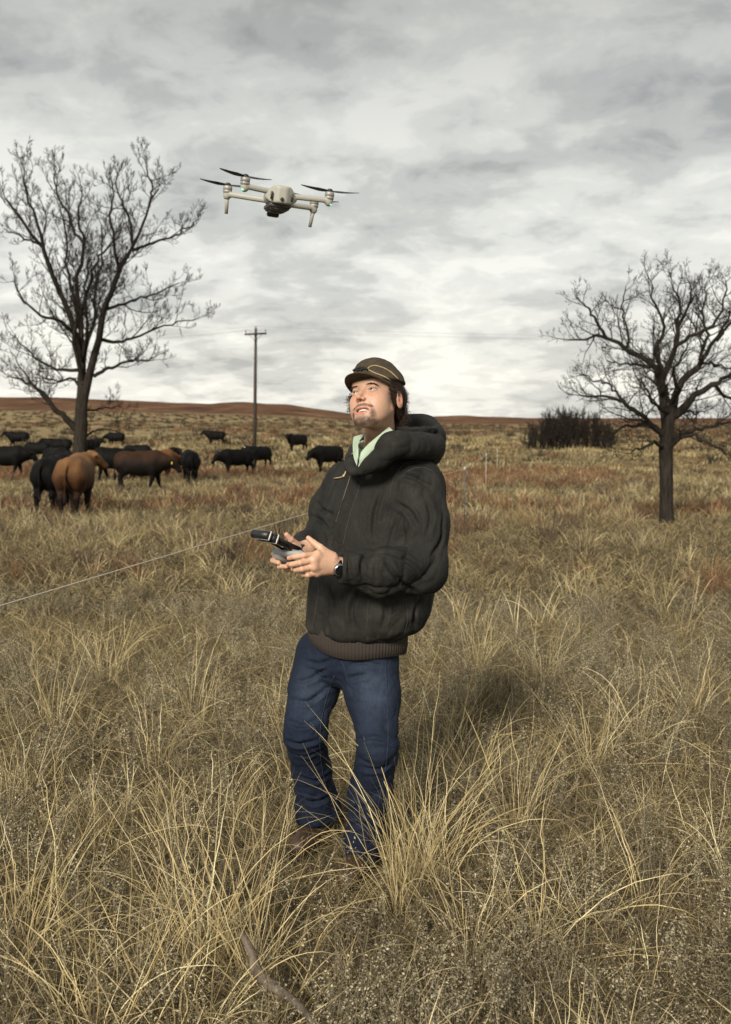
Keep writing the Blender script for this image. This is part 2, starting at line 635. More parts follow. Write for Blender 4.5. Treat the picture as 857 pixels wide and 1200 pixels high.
# ------------------------------------------------------------------ terrain
def terrain(x, y):
    x = np.asarray(x, float); y = np.asarray(y, float)
    z = np.interp(y, [-200, 5, 18, 36, 52, 64, 80, 105, 180, 330, 450, 620, 820, 1100, 1600, 6000],
                  [0, 0, -0.36, -.92, -1.28, -1.28, -1.0, -.8, -.6, -0.2, 0.3, 0.9, 1.4, 1.6, 1.6, 1.6])
    # gentle lumps
    z = z + (fbm(x * 0.13 + 50, y * 0.13 + 50, 0.0, 3) - 0.5) * np.interp(y, [0, 3, 9, 30, 200], [.0, .03, .12, .4, .7]) * 0.8
    # far ridge: higher on the left, one hump near the power pole, low on the right
    ang = np.where(y > 1, x / np.maximum(y, 1), 0)
    top = np.interp(ang, [-1.2, -.6, -.37, -.30, -.22, -.155, -.125, -.08, -.03, .0, .04, .07, .10, .13, .17, .37, .8],
                    [11, 15, 18.5, 18.0, 14.2, 12.0, 14.8, 13.6, 7.0, 3.2, -.2, .9, 2.6, .6, -1.0, -1.4, -2])
    fu = np.interp(ang, [-.6, -.37, -.2, -.1, -.03, .03, .1, .37], [4.6, 4.2, 3.2, 2.0, .6, -.8, -1.3, -1.4])
    z = z + fu * np.interp(y, [110, 250, 400, 800, 1200], [0, .35, 1, .9, .0]) * np.where(fu > 0, 1, np.interp(y, [400, 800], [1, 0]))
    rise = np.interp(y, [400, 520, 700, 860, 1000, 1300], [0, .12, .62, 1, 1.0, .7])
    z = z + top * rise * 0.80
    z = z + (fbm(x * 0.013 + 9, y * 0.013 + 3, 0.0, 4) - 0.5) * np.interp(y, [300, 500, 800], [0, 1.6, 4.0])
    return z


def build_ground():
    ys = np.concatenate([np.linspace(-60, -2, 12), np.linspace(-1, 14, 110), np.geomspace(14.2, 1400, 260), np.geomspace(1500, 6000, 14)])
    s = np.linspace(-1.15, 1.15, 261)
    X = s[None, :] * (ys[:, None] + 75)
    Y = np.repeat(ys[:, None], len(s), 1)
    # finer columns straight ahead
    X = np.sign(X) * np.abs(s[None, :]) ** 1.5 * (ys[:, None] + 75) * 1.15
    Z = terrain(X, Y)
    V = np.stack([X, Y, Z], -1).reshape(-1, 3)
    ny, nx = X.shape
    i, j = np.meshgrid(np.arange(ny - 1), np.arange(nx - 1), indexing='ij')
    F = np.stack([i * nx + j, i * nx + j + 1, (i + 1) * nx + j + 1, (i + 1) * nx + j], -1).reshape(-1, 4)
    tag(mk('ground', V, F, M_ground), kind='structure')


build_ground()


def gp(px, py, Y):
    """ground point under (px, *, Y)"""
    p = P(px, py, Y)
    p[2] = float(terrain(p[0], p[1]))
    return p


#@@TREES
# ------------------------------------------------------------------ bare trees
def grow(branches, pts, r0, r1, level, maxlev, spacing, up=0.35, spread=(0.6, 1.15), lrat=(0.3, 0.55), rg=rng, tmin=0.22, endtwig=True, caps=(1.5, 1.1, .6, .35), rk=.017):
    """store this branch, then bud children along it"""
    L = np.linalg.norm(np.diff(pts, axis=0), axis=1).sum()
    n = len(pts)
    branches.append((pts, np.linspace(r0, r1, n), level))
    if level >= maxlev:
        return
    sp = spacing[level]
    k = max(2, int(L * (1 - tmin) / sp))
    ts = tmin + (1 - tmin) * (np.arange(k) + rg.random(k)) / k
    if endtwig:
        ts = np.append(ts, 0.99)
    az = rg.random() * 6.28
    for t in ts:
        f = t * (n - 1); i = min(int(f), n - 2)
        p = pts[i] + (pts[i + 1] - pts[i]) * (f - i)
        T = pts[i + 1] - pts[i]; T = T / np.linalg.norm(T)
        az += 2.4 + rg.normal() * 0.5
        ref = np.array([0, 0, 1.0]) if abs(T[2]) < .8 else np.array([1.0, 0, 0])
        e1 = np.cross(T, ref); e1 /= np.linalg.norm(e1); e2 = np.cross(T, e1)
        an = rg.uniform(*spread) if t < .98 else rg.uniform(.1, .4)
        d = T * math.cos(an) + (e1 * math.cos(az) + e2 * math.sin(az)) * math.sin(an)
        d[2] += up * rg.uniform(.3, 1.2)
        d /= np.linalg.norm(d)
        rr = r0 + (r1 - r0) * t
        cl = L * rg.uniform(*lrat) * (1.15 - 0.65 * t)
        cl = min(max(cl, sp * 0.9), caps[level] * rg.uniform(.5, 1.0) * (1.15 - .5 * t))
        if t > .98:
            cl = min(cl, caps[level] * .5)
        m = 6 if level < 2 else (5 if level < 3 else 3)
        q = [p]
        dd = d.copy()
        for s in range(m - 1):
            dd = dd + rg.normal(size=3) * (0.17 if level < 2 else .11)
            dd[2] += up * 0.22
            dd /= np.linalg.norm(dd)
            q.append(q[-1] + dd * cl / (m - 1))
        rb = min(rr * .62, cl * rk + .003)
        grow(branches, np.array(q), rb, rb * .35, level + 1, maxlev, spacing, up, spread, lrat, rg, 0.12, endtwig, caps, rk)


def tree_meshes(branches, root, trunk_poly, trunk_r, mat, minr=0.0):
    tr = MB()
    a = smooth_poly(trunk_poly, 26)
    rr = np.interp(np.linspace(0, 1, 26), np.linspace(0, 1, len(trunk_r)), trunk_r)
    V, F = tubes(a[None], rr[None], 16)
    nn = normals(V, F)
    V = V + nn * ((fbm(V[:, 0] * 9, V[:, 1] * 9, V[:, 2] * 1.5, 3) - .5) * .25 * trunk_r[0])[:, None]
    tr.add(V, F)
    tr.build('trunk', mat, root)
    cr = MB()
    by = {}
    for p, r, l in branches:
        by.setdefault((len(p), 7 if l == 0 else (5 if l == 1 else 3)), []).append((p, np.maximum(r, minr)))
    for (n, s), lst in by.items():
        V, F = tubes(np.array([q[0] for q in lst]), np.array([q[1] for q in lst]), s)
        cr.add(V, F)
    cr.build('crown', mat, root)


def zoomed(zx, zy, ox, oy, k):
    return ox + zx / k, oy + zy / k


def limb(pts, Ys, cv, n=14, jitter=0.0, rg=rng):
    q = np.array([P(*cv(*p), Y) for p, Y in zip(pts, Ys)])
    q = smooth_poly(q, n)
    if jitter:
        w = np.linspace(0, 1, n)[:, None]
        q = q + rg.normal(size=q.shape) * jitter * np.minimum(1, w * 3)
    return q


def left_tree():
    rg = np.random.default_rng(3)
    Y0 = 36.0
    cv = lambda a, b: zoomed(a, b, 0, 150, 2.926)
    base = gp(91.5, 540, Y0); base[2] -= 0.15
    root = empty('bare_tree', base, label='tall bare tree with a forked trunk standing among the cattle', cat='tree')
    pm = Y0 / FPX
    tp = np.array([base, P(*cv(276, 1080), Y0), P(*cv(281, 960), Y0), P(*cv(285, 890), Y0)])
    B = []
    limbs = [  # points, depth drift over the limb, r0 (zoom px), r1
        ([(282, 960), (280, 850), (268, 750), (235, 640), (190, 530), (140, 400), (60, 290), (0, 225), (-40, 190)], 0.8, 13, 3),
        ([(190, 530), (158, 440), (128, 330), (95, 230), (78, 150), (82, 70)], -1.5, 7, 1.5),
        ([(140, 400), (90, 380), (40, 360), (-20, 330)], -1.2, 4, 1.5),
        ([(284, 930), (282, 780), (276, 650), (262, 520), (290, 400), (262, 310), (290, 220), (315, 110)], 1.8, 11, 2),
        ([(290, 400), (255, 350), (205, 240), (185, 160), (175, 90)], 1.6, 5, 1.5),
        ([(276, 650), (300, 560), (330, 460), (390, 390), (440, 350)], -1.8, 6, 2),
        ([(288, 930), (312, 820), (345, 690), (378, 570), (412, 490), (455, 400), (512, 270), (560, 180), (630, 110)], -0.6, 13, 2),
        ([(512, 270), (520, 200), (500, 130), (490, 75)], 1.2, 4, 1.2),
        ([(455, 400), (440, 300), (400, 200), (410, 110)], 1.5, 5, 1.5),
        ([(412, 490), (395, 420), (380, 300), (385, 200), (370, 110)], -1.3, 6, 1.5),
        ([(455, 420), (520, 395), (600, 370), (660, 330), (690, 290)], 0.9, 5, 1.5),
        ([(345, 725), (400, 735), (460, 722), (560, 682), (650, 660), (740, 632)], 1.1, 6, 1.5),
        ([(370, 620), (430, 600), (500, 580), (580, 545), (680, 500)], -1.6, 5, 1.5),
        ([(325, 850), (380, 822), (440, 800), (500, 795), (580, 760)], -1.9, 6, 1.5),
        ([(270, 830), (220, 830), (160, 810), (110, 770), (50, 715), (0, 660)], 1.4, 6, 1.5),
        ([(250, 700), (200, 660), (140, 640), (80, 590), (45, 530), (15, 490)], -1.7, 6, 1.5),
        ([(268, 1040), (225, 995), (190, 960), (150, 915), (110, 880), (50, 855), (-10, 850)], -0.9, 11, 2.5),
        ([(190, 960), (130, 900), (60, 800), (20, 740)], 0.9, 4, 1.2),
        ([(285, 970), (330, 965), (390, 955), (430, 960)], 1.6, 4, 1.2),
        ([(285, 1060), (330, 1040), (400, 1035), (450, 1060)], 1.2, 4, 1.2),
        ([(285, 880), (290, 770), (320, 660), (330, 560), (345, 470), (350, 330), (345, 210)], 2.6, 7, 2),
        ([(283, 860), (255, 740), (262, 640), (240, 540), (232, 420), (215, 300), (230, 200)], -2.6, 7, 2),
        ([(283, 800), (300, 700), (290, 600), (300, 480), (320, 380)], -3.0, 6, 2),
        ([(283, 900), (250, 860), (200, 870), (140, 850), (90, 800)], 2.4, 5, 1.5),
    ]
    for pts, dy, r0, r1 in limbs:
        Ys = Y0 + np.linspace(0, 1, len(pts)) ** 0.8 * dy
        a = limb(pts, Ys, cv, 19, 0.035, rg)[:-3]
        k = pm / 2.926 * 1.15
        grow(B, a, r0 * k, r1 * k, 0, 4, [0.30, 0.20, 0.13, 0.10], up=0.34, rg=rg, tmin=0.2, caps=(1.9, 1.0, .5, .26), rk=.014)
    tree_meshes(B, root, tp, [0.33, 0.235, 0.215, 0.2], M_bark, 0.0065)


def right_tree():
    rg = np.random.default_rng(8)
    Y0 = 19.0
    cv = lambda a, b: zoomed(a, b, 600, 290, 3.335)
    base = gp(781.5, 612, Y0)
    # let the trunk reach the ground wherever the terrain puts it
    root = empty('bare_tree', base, label='smaller bare tree with a wide low spreading crown', cat='tree')
    pm = Y0 / FPX
    tp = np.array([base - [0, 0, .1], P(*cv(605, 1000), Y0), P(*cv(603, 880), Y0), P(*cv(602, 780), Y0), P(*cv(612, 690), Y0), P(*cv(622, 620), Y0)])
    B = []
    limbs = [
        ([(605, 740), (596, 640), (575, 520), (540, 450), (460, 410), (370, 355), (280, 350), (180, 358), (140, 300)], 0.7, 20, 3),
        ([(370, 355), (335, 300), (300, 240), (260, 205), (225, 165)], -0.5, 7, 2),
        ([(450, 405), (455, 330), (430, 250), (440, 170), (415, 120)], 0.6, 6, 2),
        ([(585, 560), (590, 500), (568, 400), (592, 310), (560, 200), (530, 120), (500, 75)], -0.8, 12, 2),
        ([(590, 510), (632, 420), (650, 310), (655, 210), (620, 140), (600, 90)], 0.8, 13, 2),
        ([(650, 310), (690, 230), (700, 160), (660, 80)], -0.6, 7, 2),
        ([(640, 385), (700, 350), (790, 300), (830, 220), (840, 130), (850, 70)], -0.8, 9, 2),
        ([(628, 640), (655, 545), (735, 455), (800, 365), (850, 255), (845, 120)], 0.4, 18, 3),
        ([(800, 365), (840, 310), (890, 250), (950, 190)], -.4, 8, 2),
        ([(636, 660), (700, 595), (790, 535), (857, 500), (940, 450), (1030, 430)], -0.5, 17, 3),
        ([(790, 535), (850, 590), (920, 600), (1000, 580)], .5, 8, 2),
        ([(600, 740), (540, 690), (490, 650), (440, 605), (330, 580), (250, 570), (170, 545)], -0.9, 12, 2.5),
        ([(440, 605), (380, 540), (300, 510), (230, 480)], 0.8, 6, 2),
        ([(540, 470), (470, 455), (400, 450), (330, 430)], 1.0, 6, 2),
        ([(600, 770), (560, 700), (500, 690), (430, 705), (370, 745), (345, 800)], 0.6, 12, 2.5),
        ([(610, 760), (680, 720), (760, 700), (857, 690), (960, 700)], 0.9, 12, 3),
        ([(602, 790), (555, 765), (510, 780), (460, 800), (440, 830)], -1.0, 9, 2),
        ([(608, 790), (660, 745), (720, 740), (790, 780), (857, 810), (920, 840)], -0.9, 10, 2),
        ([(620, 620), (600, 540), (620, 450), (600, 380)], 1.6, 8, 2),
        ([(622, 620), (650, 560), (640, 470), (680, 400), (700, 300)], -1.7, 9, 2),
        ([(615, 650), (560, 610), (520, 540), (500, 480)], -1.6, 8, 2),
        ([(615, 680), (680, 640), (720, 650), (800, 620)], 1.6, 8, 2),
        ([(745, 450), (800, 460), (860, 470), (930, 440)], .8, 6, 2),
        ([(735, 440), (760, 340), (745, 250), (765, 160), (740, 80)], 1.2, 8, 2),
    ]
    for pts, dy, r0, r1 in limbs:
        Ys = Y0 + np.linspace(0, 1, len(pts)) ** 0.8 * dy
        a = limb(pts, Ys, cv, 17, 0.022, rg)[:-3]
        k = pm / 3.335 * 1.0
        grow(B, a, r0 * k, r1 * k, 0, 4, [0.15, 0.10, 0.07, .05], up=0.22, spread=(.6, 1.2), rg=rg, tmin=0.18, caps=(1.0, .55, .27, .13), rk=.016)
    B = [(p, r, l) for p, r, l in B]
    tree_meshes(B, root, tp, [0.155, 0.125, 0.122, 0.135, 0.12, 0.09], M_bark, 0.0032)


left_tree()
right_tree()


def thicket():
    rg = np.random.default_rng(21)
    c = gp(668, 505, 84.0)
    root = empty('thicket', c, label='dark leafless thicket at the far edge of the pasture, left of the spreading tree', cat='thicket')
    B = []
    for i in range(95):
        u = rg.uniform(-1, 1)
        x = c[0] + u * 3.6 + rg.normal() * .1
        y = c[1] + rg.uniform(-1.3, 1.3)
        z = float(terrain(x, y))
        h = (2.9 - 1.3 * abs(u) ** 2.5) * rg.uniform(.75, 1.08)
        lean = rg.normal(size=2) * .35
        q = np.array([[x + lean[0] * t * h * .5, y + lean[1] * t * h * .5, z - .1 + h * t] for t in np.linspace(0, 1, 7)])
        q[1:] += rg.normal(size=(6, 3)) * .05
        grow(B, q, .05, .018, 0, 2, [0.2, 0.17], up=0.5, spread=(.5, 1.1), rg=rg, tmin=.05)
    st, cr = MB(), MB()
    for lev, mb_ in ((0, st), (1, cr)):
        by = {}
        for p, r, l in B:
            if (l > 0) == (lev > 0):
                by.setdefault(len(p), []).append((p, np.maximum(r, .017)))
        for n, lst in by.items():
            V, F = tubes(np.array([q[0] for q in lst]), np.array([q[1] for q in lst]), 4 if lev == 0 else 3)
            mb_.add(V, F)
    st.build('stems', M_bark, root)
    cr.build('twigs', M_bark, root)


thicket()


# ------------------------------------------------------------------ power pole
def power_pole():
    Y0 = 88.0
    b = gp(298.5, 520, Y0)
    top = P(300, 385, Y0)
    root = empty('power_pole', b, label='thin wooden power pole with one crossarm behind the cattle', cat='power pole')
    m = MB(); m.tube([b - [0, 0, .3], (b + top) / 2, top], [.17, .145, .115], 10)
    m.build('pole', M_wood, root)
    arm_z = P(300, 391.5, Y0)[2]
    m = MB()
    yaw = R_(12); ax = np.array([math.cos(yaw), math.sin(yaw), 0.06])
    c = np.array([top[0], Y0 - .2, arm_z])
    Rm = np.array([[math.cos(yaw), -math.sin(yaw), 0], [math.sin(yaw), math.cos(yaw), 0], [.06, 0, 1]])
    m.box(c, (1.9, .13, .16), Rm)
    m.build('crossarm', M_wood, root)
    g = mat_plain('insulator_glass', (.12, .13, .13), .3)
    wires = []
    for t in (-.85, .85):
        p = c + ax * t
        m = MB(); m.tube([p + [0, 0, .05], p + [0, 0, .2]], .025, 6); m.lathe([(.0, .18), (.06, .18), (.045, .25), (.06, .28), (.035, .36), (0, .36)], p, n=8)
        m.build('insulator', g, root)
        wires.append(p + [0, 0, .36])
    m = MB(); m.lathe([(.0, 0), (.06, .0), (.045, .1), (.06, .14), (.035, .22), (0, .22)], top, n=8); m.build('insulator', g, root)
    wires.append(top + [0, 0, .2])
    mb_ = mat_plain('steel_brace', (.12, .12, .12), .5, metal=.6)
    for t in (-.6, .6):
        m = MB(); m.tube([c + ax * t - [0, .08, .05], np.array([top[0], Y0 - .17, arm_z - .65])], .018, 4); m.build('brace', mb_, root)
    mw = mat_plain('power_line_wire', (.15, .15, .15), .5)
    names = ['thin power line on the left insulator of the pole', 'thin power line on the right insulator of the pole', 'thin power line on the top insulator of the pole']
    d = np.array([math.sin(-yaw) * -1, math.cos(yaw), 0])
    for w, lb in zip(wires, names):
        q = []
        for s in np.linspace(-1, 1, 41):
            # sags to the next poles, up valley and out of the picture
            off = np.array([-.97, .25, 0]) * s * 90
            q.append(w + off + [0, 0, -1.6 * (1 - (2 * abs(s) - 1) ** 2)])
        m = MB(); m.tube(q, .006, 4)
        tag(m.build('power_line', mw), lb, 'power line', 'wires of the power pole')


power_pole()


#@@COWS
# ------------------------------------------------------------------ cattle
def mat_hide(name, c0, c1, c2, thr=(.42, .58)):
    m, t, b = new_mat(name)
    tc = nd(t, 'ShaderNodeTexCoord')
    n = nd(t, 'ShaderNodeTexNoise', i_Scale=2.4, i_Detail=4.0)
    t.links.new(tc.outputs['Object'], n.inputs['Vector'])
    sep = nd(t, 'ShaderNodeSeparateXYZ'); t.links.new(tc.outputs['Object'], sep.inputs[0])
    # coat: one colour on the legs and belly, another along the back, blotchy in between
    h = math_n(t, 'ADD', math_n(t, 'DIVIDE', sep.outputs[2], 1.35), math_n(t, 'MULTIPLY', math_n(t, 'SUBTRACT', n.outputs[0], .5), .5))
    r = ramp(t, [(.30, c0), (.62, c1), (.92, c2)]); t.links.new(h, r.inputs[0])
    n2 = nd(t, 'ShaderNodeTexNoise', i_Scale=45.0, i_Detail=3.0); t.links.new(tc.outputs['Object'], n2.inputs['Vector'])
    r2 = ramp(t, [(.3, .75), (.7, 1.0)]); t.links.new(n2.outputs[0], r2.inputs[0])
    t.links.new(mixc(t, 1.0, r.outputs[0], r2.outputs[0], 'MULTIPLY'), b.inputs['Base Color'])
    b.inputs['Roughness'].default_value = .7
    b.inputs['Specular IOR Level'].default_value = .12
    bp = nd(t, 'ShaderNodeBump', i_Strength=.6, i_Distance=.01)
    t.links.new(n2.outputs[0], bp.inputs['Height']); t.links.new(bp.outputs[0], b.inputs['Normal'])
    return m


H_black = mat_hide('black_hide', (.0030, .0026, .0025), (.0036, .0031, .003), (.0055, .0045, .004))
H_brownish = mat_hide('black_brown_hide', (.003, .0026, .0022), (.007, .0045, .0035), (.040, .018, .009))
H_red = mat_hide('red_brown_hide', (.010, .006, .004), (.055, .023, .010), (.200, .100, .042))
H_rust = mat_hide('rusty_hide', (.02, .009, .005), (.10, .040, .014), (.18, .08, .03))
M_tagy = mat_plain('yellow_ear_tag', (.75, .55, .05), .5)
M_tagw = mat_plain('white_patch', (.6, .58, .52), .6)


def cow_mesh(head='level', turn=0.0, stride=0.0, seed=0):
    """local axes: +X forward, +Z up, hooves at z=0, withers about 1.28 m"""
    g = Grid((-1.25, -.85, -.04), (1.75, .85, 1.7), 0.021)
    d = s_ell(g, (.40, 0, .89), (.42, .30, .40))
    d = smin(d, s_ell(g, (-.05, 0, .86), (.64, .36, .40)), .12)
    d = smin(d, s_ell(g, (-.56, 0, .94), (.36, .29, .35)), .12)
    d = smin(d, s_cone(g, (-.78, 0, 1.17), (-.1, 0, 1.17), .075, .10), .12)
    d = smin(d, s_cone(g, (-.1, 0, 1.17), (.45, 0, 1.2), .10, .10), .12)
    for s in (-1, 1):                                     # hooks and shoulders
        d = smin(d, s_ell(g, (-.48, s * .2, 1.16), (.10, .06, .07)), .10)
        d = smin(d, s_ell(g, (.42, s * .2, .88), (.17, .10, .30)), .10)
        d = smin(d, s_ell(g, (-.62, s * .17, .86), (.25, .15, .33)), .08)
    ct, st_ = math.cos(turn), math.sin(turn)
    if head == 'level':
        pts = [(.55, 0, 1.05), (.80, .08 * st_, 1.13), (.80 + .22 * ct, .26 * st_, 1.22)]
        mz = [(.80 + .22 * ct, .26 * st_, 1.25), (.80 + .52 * ct, .56 * st_, 1.03)]
    elif head == 'low':
        pts = [(.55, 0, 1.02), (.82, .08 * st_, .97), (.82 + .24 * ct, .26 * st_, .93)]
        mz = [(.82 + .23 * ct, .26 * st_, .95), (.82 + .46 * ct, .48 * st_, .66)]
    else:
        pts = [(.55, 0, .98), (.84, .05 * st_, .72), (.84 + .2 * ct, .2 * st_, .48)]
        mz = [(.84 + .2 * ct, .2 * st_, .50), (.84 + .36 * ct, .4 * st_, .12)]
    pts = [np.array(p) for p in pts]; mz = [np.array(p) for p in mz]
    d = smin(d, s_chain(g, pts, [.30, .215, .14], .08), .12)
    dew = s_cone(g, pts[0] - [0, 0, .30], pts[2] - [0, 0, .12], .09, .05)
    d = smin(d, dew, .10)
    hd = s_cone(g, mz[0], mz[0] + (mz[1] - mz[0]) * .35, .135, .120)
    hd = smin(hd, s_cone(g, mz[0] + (mz[1] - mz[0]) * .35, mz[1], .115, .080), .05)
    hd = smin(hd, s_ell(g, mz[1], (.078, .078, .065)), .04)
    fwd = (mz[1] - mz[0]); side = np.array([-fwd[1], fwd[0], 0]); side /= np.linalg.norm(side)
    ears = []
    for s in (-1, 1):
        e0 = mz[0] + side * s * .09 + [0, 0, .05]; e1 = e0 + side * s * .17 + [0, 0, -.01] - fwd * .05
        ears.append((e0, e1))
        hd = smin(hd, s_cone(g, e0, (e0 + e1) / 2, .028, .048), .03)
        hd = smin(hd, s_cone(g, (e0 + e1) / 2, e1, .048, .018), .02)
    d = smin(d, hd, .05)
    for s in (-1, 1):
        f = stride * s
        d = smin(d, s_chain(g, [(.44, s * .17, .72), (.46 + f * .3, s * .165, .42), (.44 + f, s * .16, .10), (.46 + f, s * .16, .035)], [.135, .072, .048, .062], .04), .07)
        b = -stride * s
        d = smin(d, s_chain(g, [(-.62, s * .16, .85), (-.48 + b * .2, s * .17, .68), (-.76 + b * .6, s * .155, .44), (-.72 + b, s * .15, .10), (-.69 + b, s * .15, .035)],
                            [.20, .135, .066, .047, .062], .04), .06)
    d = smin(d, s_chain(g, [(-.86, 0, 1.16), (-.95, .02, 1.05), (-.97, .03, .75), (-.95, .04, .50)], [.05, .034, .022, .02], .03), .04)
    d = smin(d, s_ell(g, (-.95, .04, .42), (.04, .04, .13)), .05)
    d = smax(d, -g.Z + 0 * d, .01)
    V, F = surf(d, g)
    return V, F, ears, mz


COWM = {}


def cow_proto(key, head, turn, stride):
    V, F, ears, mz = cow_mesh(head, turn, stride)
    o = mk('cow', V, F, H_black, local=True)
    o.data.materials[0] = H_black
    COWM[key] = (o.data, ears, mz)
    bpy.data.objects.remove(o)


cow_proto('level', 'level', 0.0, .10)
cow_proto('turn_l', 'level', .9, .06)
cow_proto('turn_r', 'level', -.9, .06)
cow_proto('low', 'low', 0.15, .12)
cow_proto('graze', 'graze', .2, .10)
COWT = {}


def put_cow(px, Y, heading, pose, mat, label, scale=1.0, zoff=0.0, tagc=None, patch=None):
    """heading: degrees, 0 = facing the right edge of the picture, 90 = away from the camera"""
    me, ears, mz = COWM[pose]
    o = bpy.data.objects.new('cow', me)
    COL.objects.link(o)
    p = gp(px, 540, Y)
    o.location = (p[0], p[1], p[2] + zoff)
    o.rotation_euler = (0, 0, R_(heading))
    o.scale = (scale,) * 3
    o.material_slots[0].link = 'OBJECT'
    o.material_slots[0].material = mat
    tag(o, label, 'cow', 'cattle grazing behind the man')
    if tagc is not None:
        if (pose, tagc) not in COWT:
            side = 1 if tagc == 'l' else 0
            e0, e1 = ears[side]
            m = MB(); fw = (mz[1] - mz[0]); m.box((e0 + e1) / 2 + fw * .12 + [0, 0, -.055], (.02, .075, .09), bev=.3)
            c = m.build('ear_tag', M_tagy, None, local=True)
            COWT[(pose, tagc)] = c.data
        else:
            c = bpy.data.objects.new('ear_tag', COWT[(pose, tagc)]); COL.objects.link(c)
        c.parent = o
    if patch:
        m = MB(); e0, e1 = ears[patch == 'l']
        m.lathe([(0, .0), (.03, .004), (.045, .02), (.03, .04), (0, .05)], (e0 + e1) / 2 + [.03, 0, -.02], axis=(1, 0, .1), n=10)
        c = m.build('ear_tag', M_tagw, None, local=True); c.parent = o


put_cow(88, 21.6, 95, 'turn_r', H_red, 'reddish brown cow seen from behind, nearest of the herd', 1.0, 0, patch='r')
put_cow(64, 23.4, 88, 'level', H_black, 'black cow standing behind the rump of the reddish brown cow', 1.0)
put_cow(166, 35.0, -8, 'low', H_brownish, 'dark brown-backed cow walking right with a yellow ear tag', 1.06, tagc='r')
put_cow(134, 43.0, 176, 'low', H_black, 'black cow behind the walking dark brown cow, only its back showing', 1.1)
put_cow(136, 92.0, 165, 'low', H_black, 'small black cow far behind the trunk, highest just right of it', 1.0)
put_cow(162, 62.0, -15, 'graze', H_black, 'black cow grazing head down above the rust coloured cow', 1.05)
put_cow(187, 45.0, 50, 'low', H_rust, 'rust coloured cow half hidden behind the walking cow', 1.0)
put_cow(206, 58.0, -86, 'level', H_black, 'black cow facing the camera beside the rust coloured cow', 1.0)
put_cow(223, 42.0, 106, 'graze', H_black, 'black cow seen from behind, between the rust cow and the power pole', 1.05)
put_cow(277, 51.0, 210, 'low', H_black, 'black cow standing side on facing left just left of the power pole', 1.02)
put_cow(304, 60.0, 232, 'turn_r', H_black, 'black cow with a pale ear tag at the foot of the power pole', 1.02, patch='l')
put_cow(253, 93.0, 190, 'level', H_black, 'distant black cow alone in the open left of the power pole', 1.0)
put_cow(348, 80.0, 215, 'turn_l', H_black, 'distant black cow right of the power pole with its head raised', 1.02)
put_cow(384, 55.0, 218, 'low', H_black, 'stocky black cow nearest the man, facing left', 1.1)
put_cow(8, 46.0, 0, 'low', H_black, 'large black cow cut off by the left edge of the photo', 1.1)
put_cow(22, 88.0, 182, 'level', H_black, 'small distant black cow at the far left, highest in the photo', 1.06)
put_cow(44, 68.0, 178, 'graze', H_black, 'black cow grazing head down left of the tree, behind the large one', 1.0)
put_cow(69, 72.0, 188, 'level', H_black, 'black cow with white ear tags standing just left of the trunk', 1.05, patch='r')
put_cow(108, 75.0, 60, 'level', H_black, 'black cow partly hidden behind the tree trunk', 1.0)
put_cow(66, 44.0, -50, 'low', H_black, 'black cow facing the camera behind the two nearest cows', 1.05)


#@@FENCE
# ------------------------------------------------------------------ electric fence
def fence():
    M_w = mat_plain('pale_polywire', (.62, .56, .46), .5, scale=200)
    M_p = mat_plain('steel_post', (.07, .085, .10), .5, metal=.3)
    M_p2 = mat_plain('pale_rod_post', (.45, .44, .38), .6)
    a = P(0, 710, 4.3); b = P(357, 602.5, 8.6)
    d = (b - a)
    at = lambda t: a + d * t
    posts = []
    t_near = -0.42
    q = []
    tops = []
    # near post (outside the frame), then along the same line to the far posts
    p0 = at(t_near)
    tA = 2.2
    pA = P(545, 549, 18.0)
    pB = P(570, 533, 33.0)
    pC = P(583, 527, 48.0)
    for s in np.linspace(0, 1, 40):
        if s < .75:
            q.append(p0 + (b - p0) * (s / .75))
        else:
            q.append(b + (pA - b) * ((s - .75) / .25))
    q = q + [pB, pC]
    q = np.array(q)
    m = MB(); m.tube(q, .0034, 5)
    tag(m.build('fence_wire', M_w), 'single pale strand of electric fence wire slanting behind the man', 'fence wire')
    # the near insulated rod
    for p, lb, mm in ((p0, 'thin steel fence post holding the near end of the wire', M_p), (pA, 'thin dark fence post in the grass right of the man', M_p),
                      (pB, 'pale thin fence post farther along, right of the dark one', M_p2), (pC, 'small pale fence post farthest along the wire', M_p2)):
        z = float(terrain(p[0], p[1]))
        root = empty('fence_post', (p[0], p[1], z), label=lb, cat='fence post', group='posts of the electric fence')
        m = MB(); m.tube([[p[0], p[1] + .012, z - .1], [p[0], p[1] + .012, p[2] + .06]], .008, 8); m.build('rod', mm, root)
        m = MB(); m.lathe([(0, -.03), (.02, -.03), (.024, -.01), (.016, 0), (.024, .01), (.02, .03), (0, .03)], (p[0], p[1] + .012, p[2]), n=10); m.build('insulator', M_p2, root)


fence()


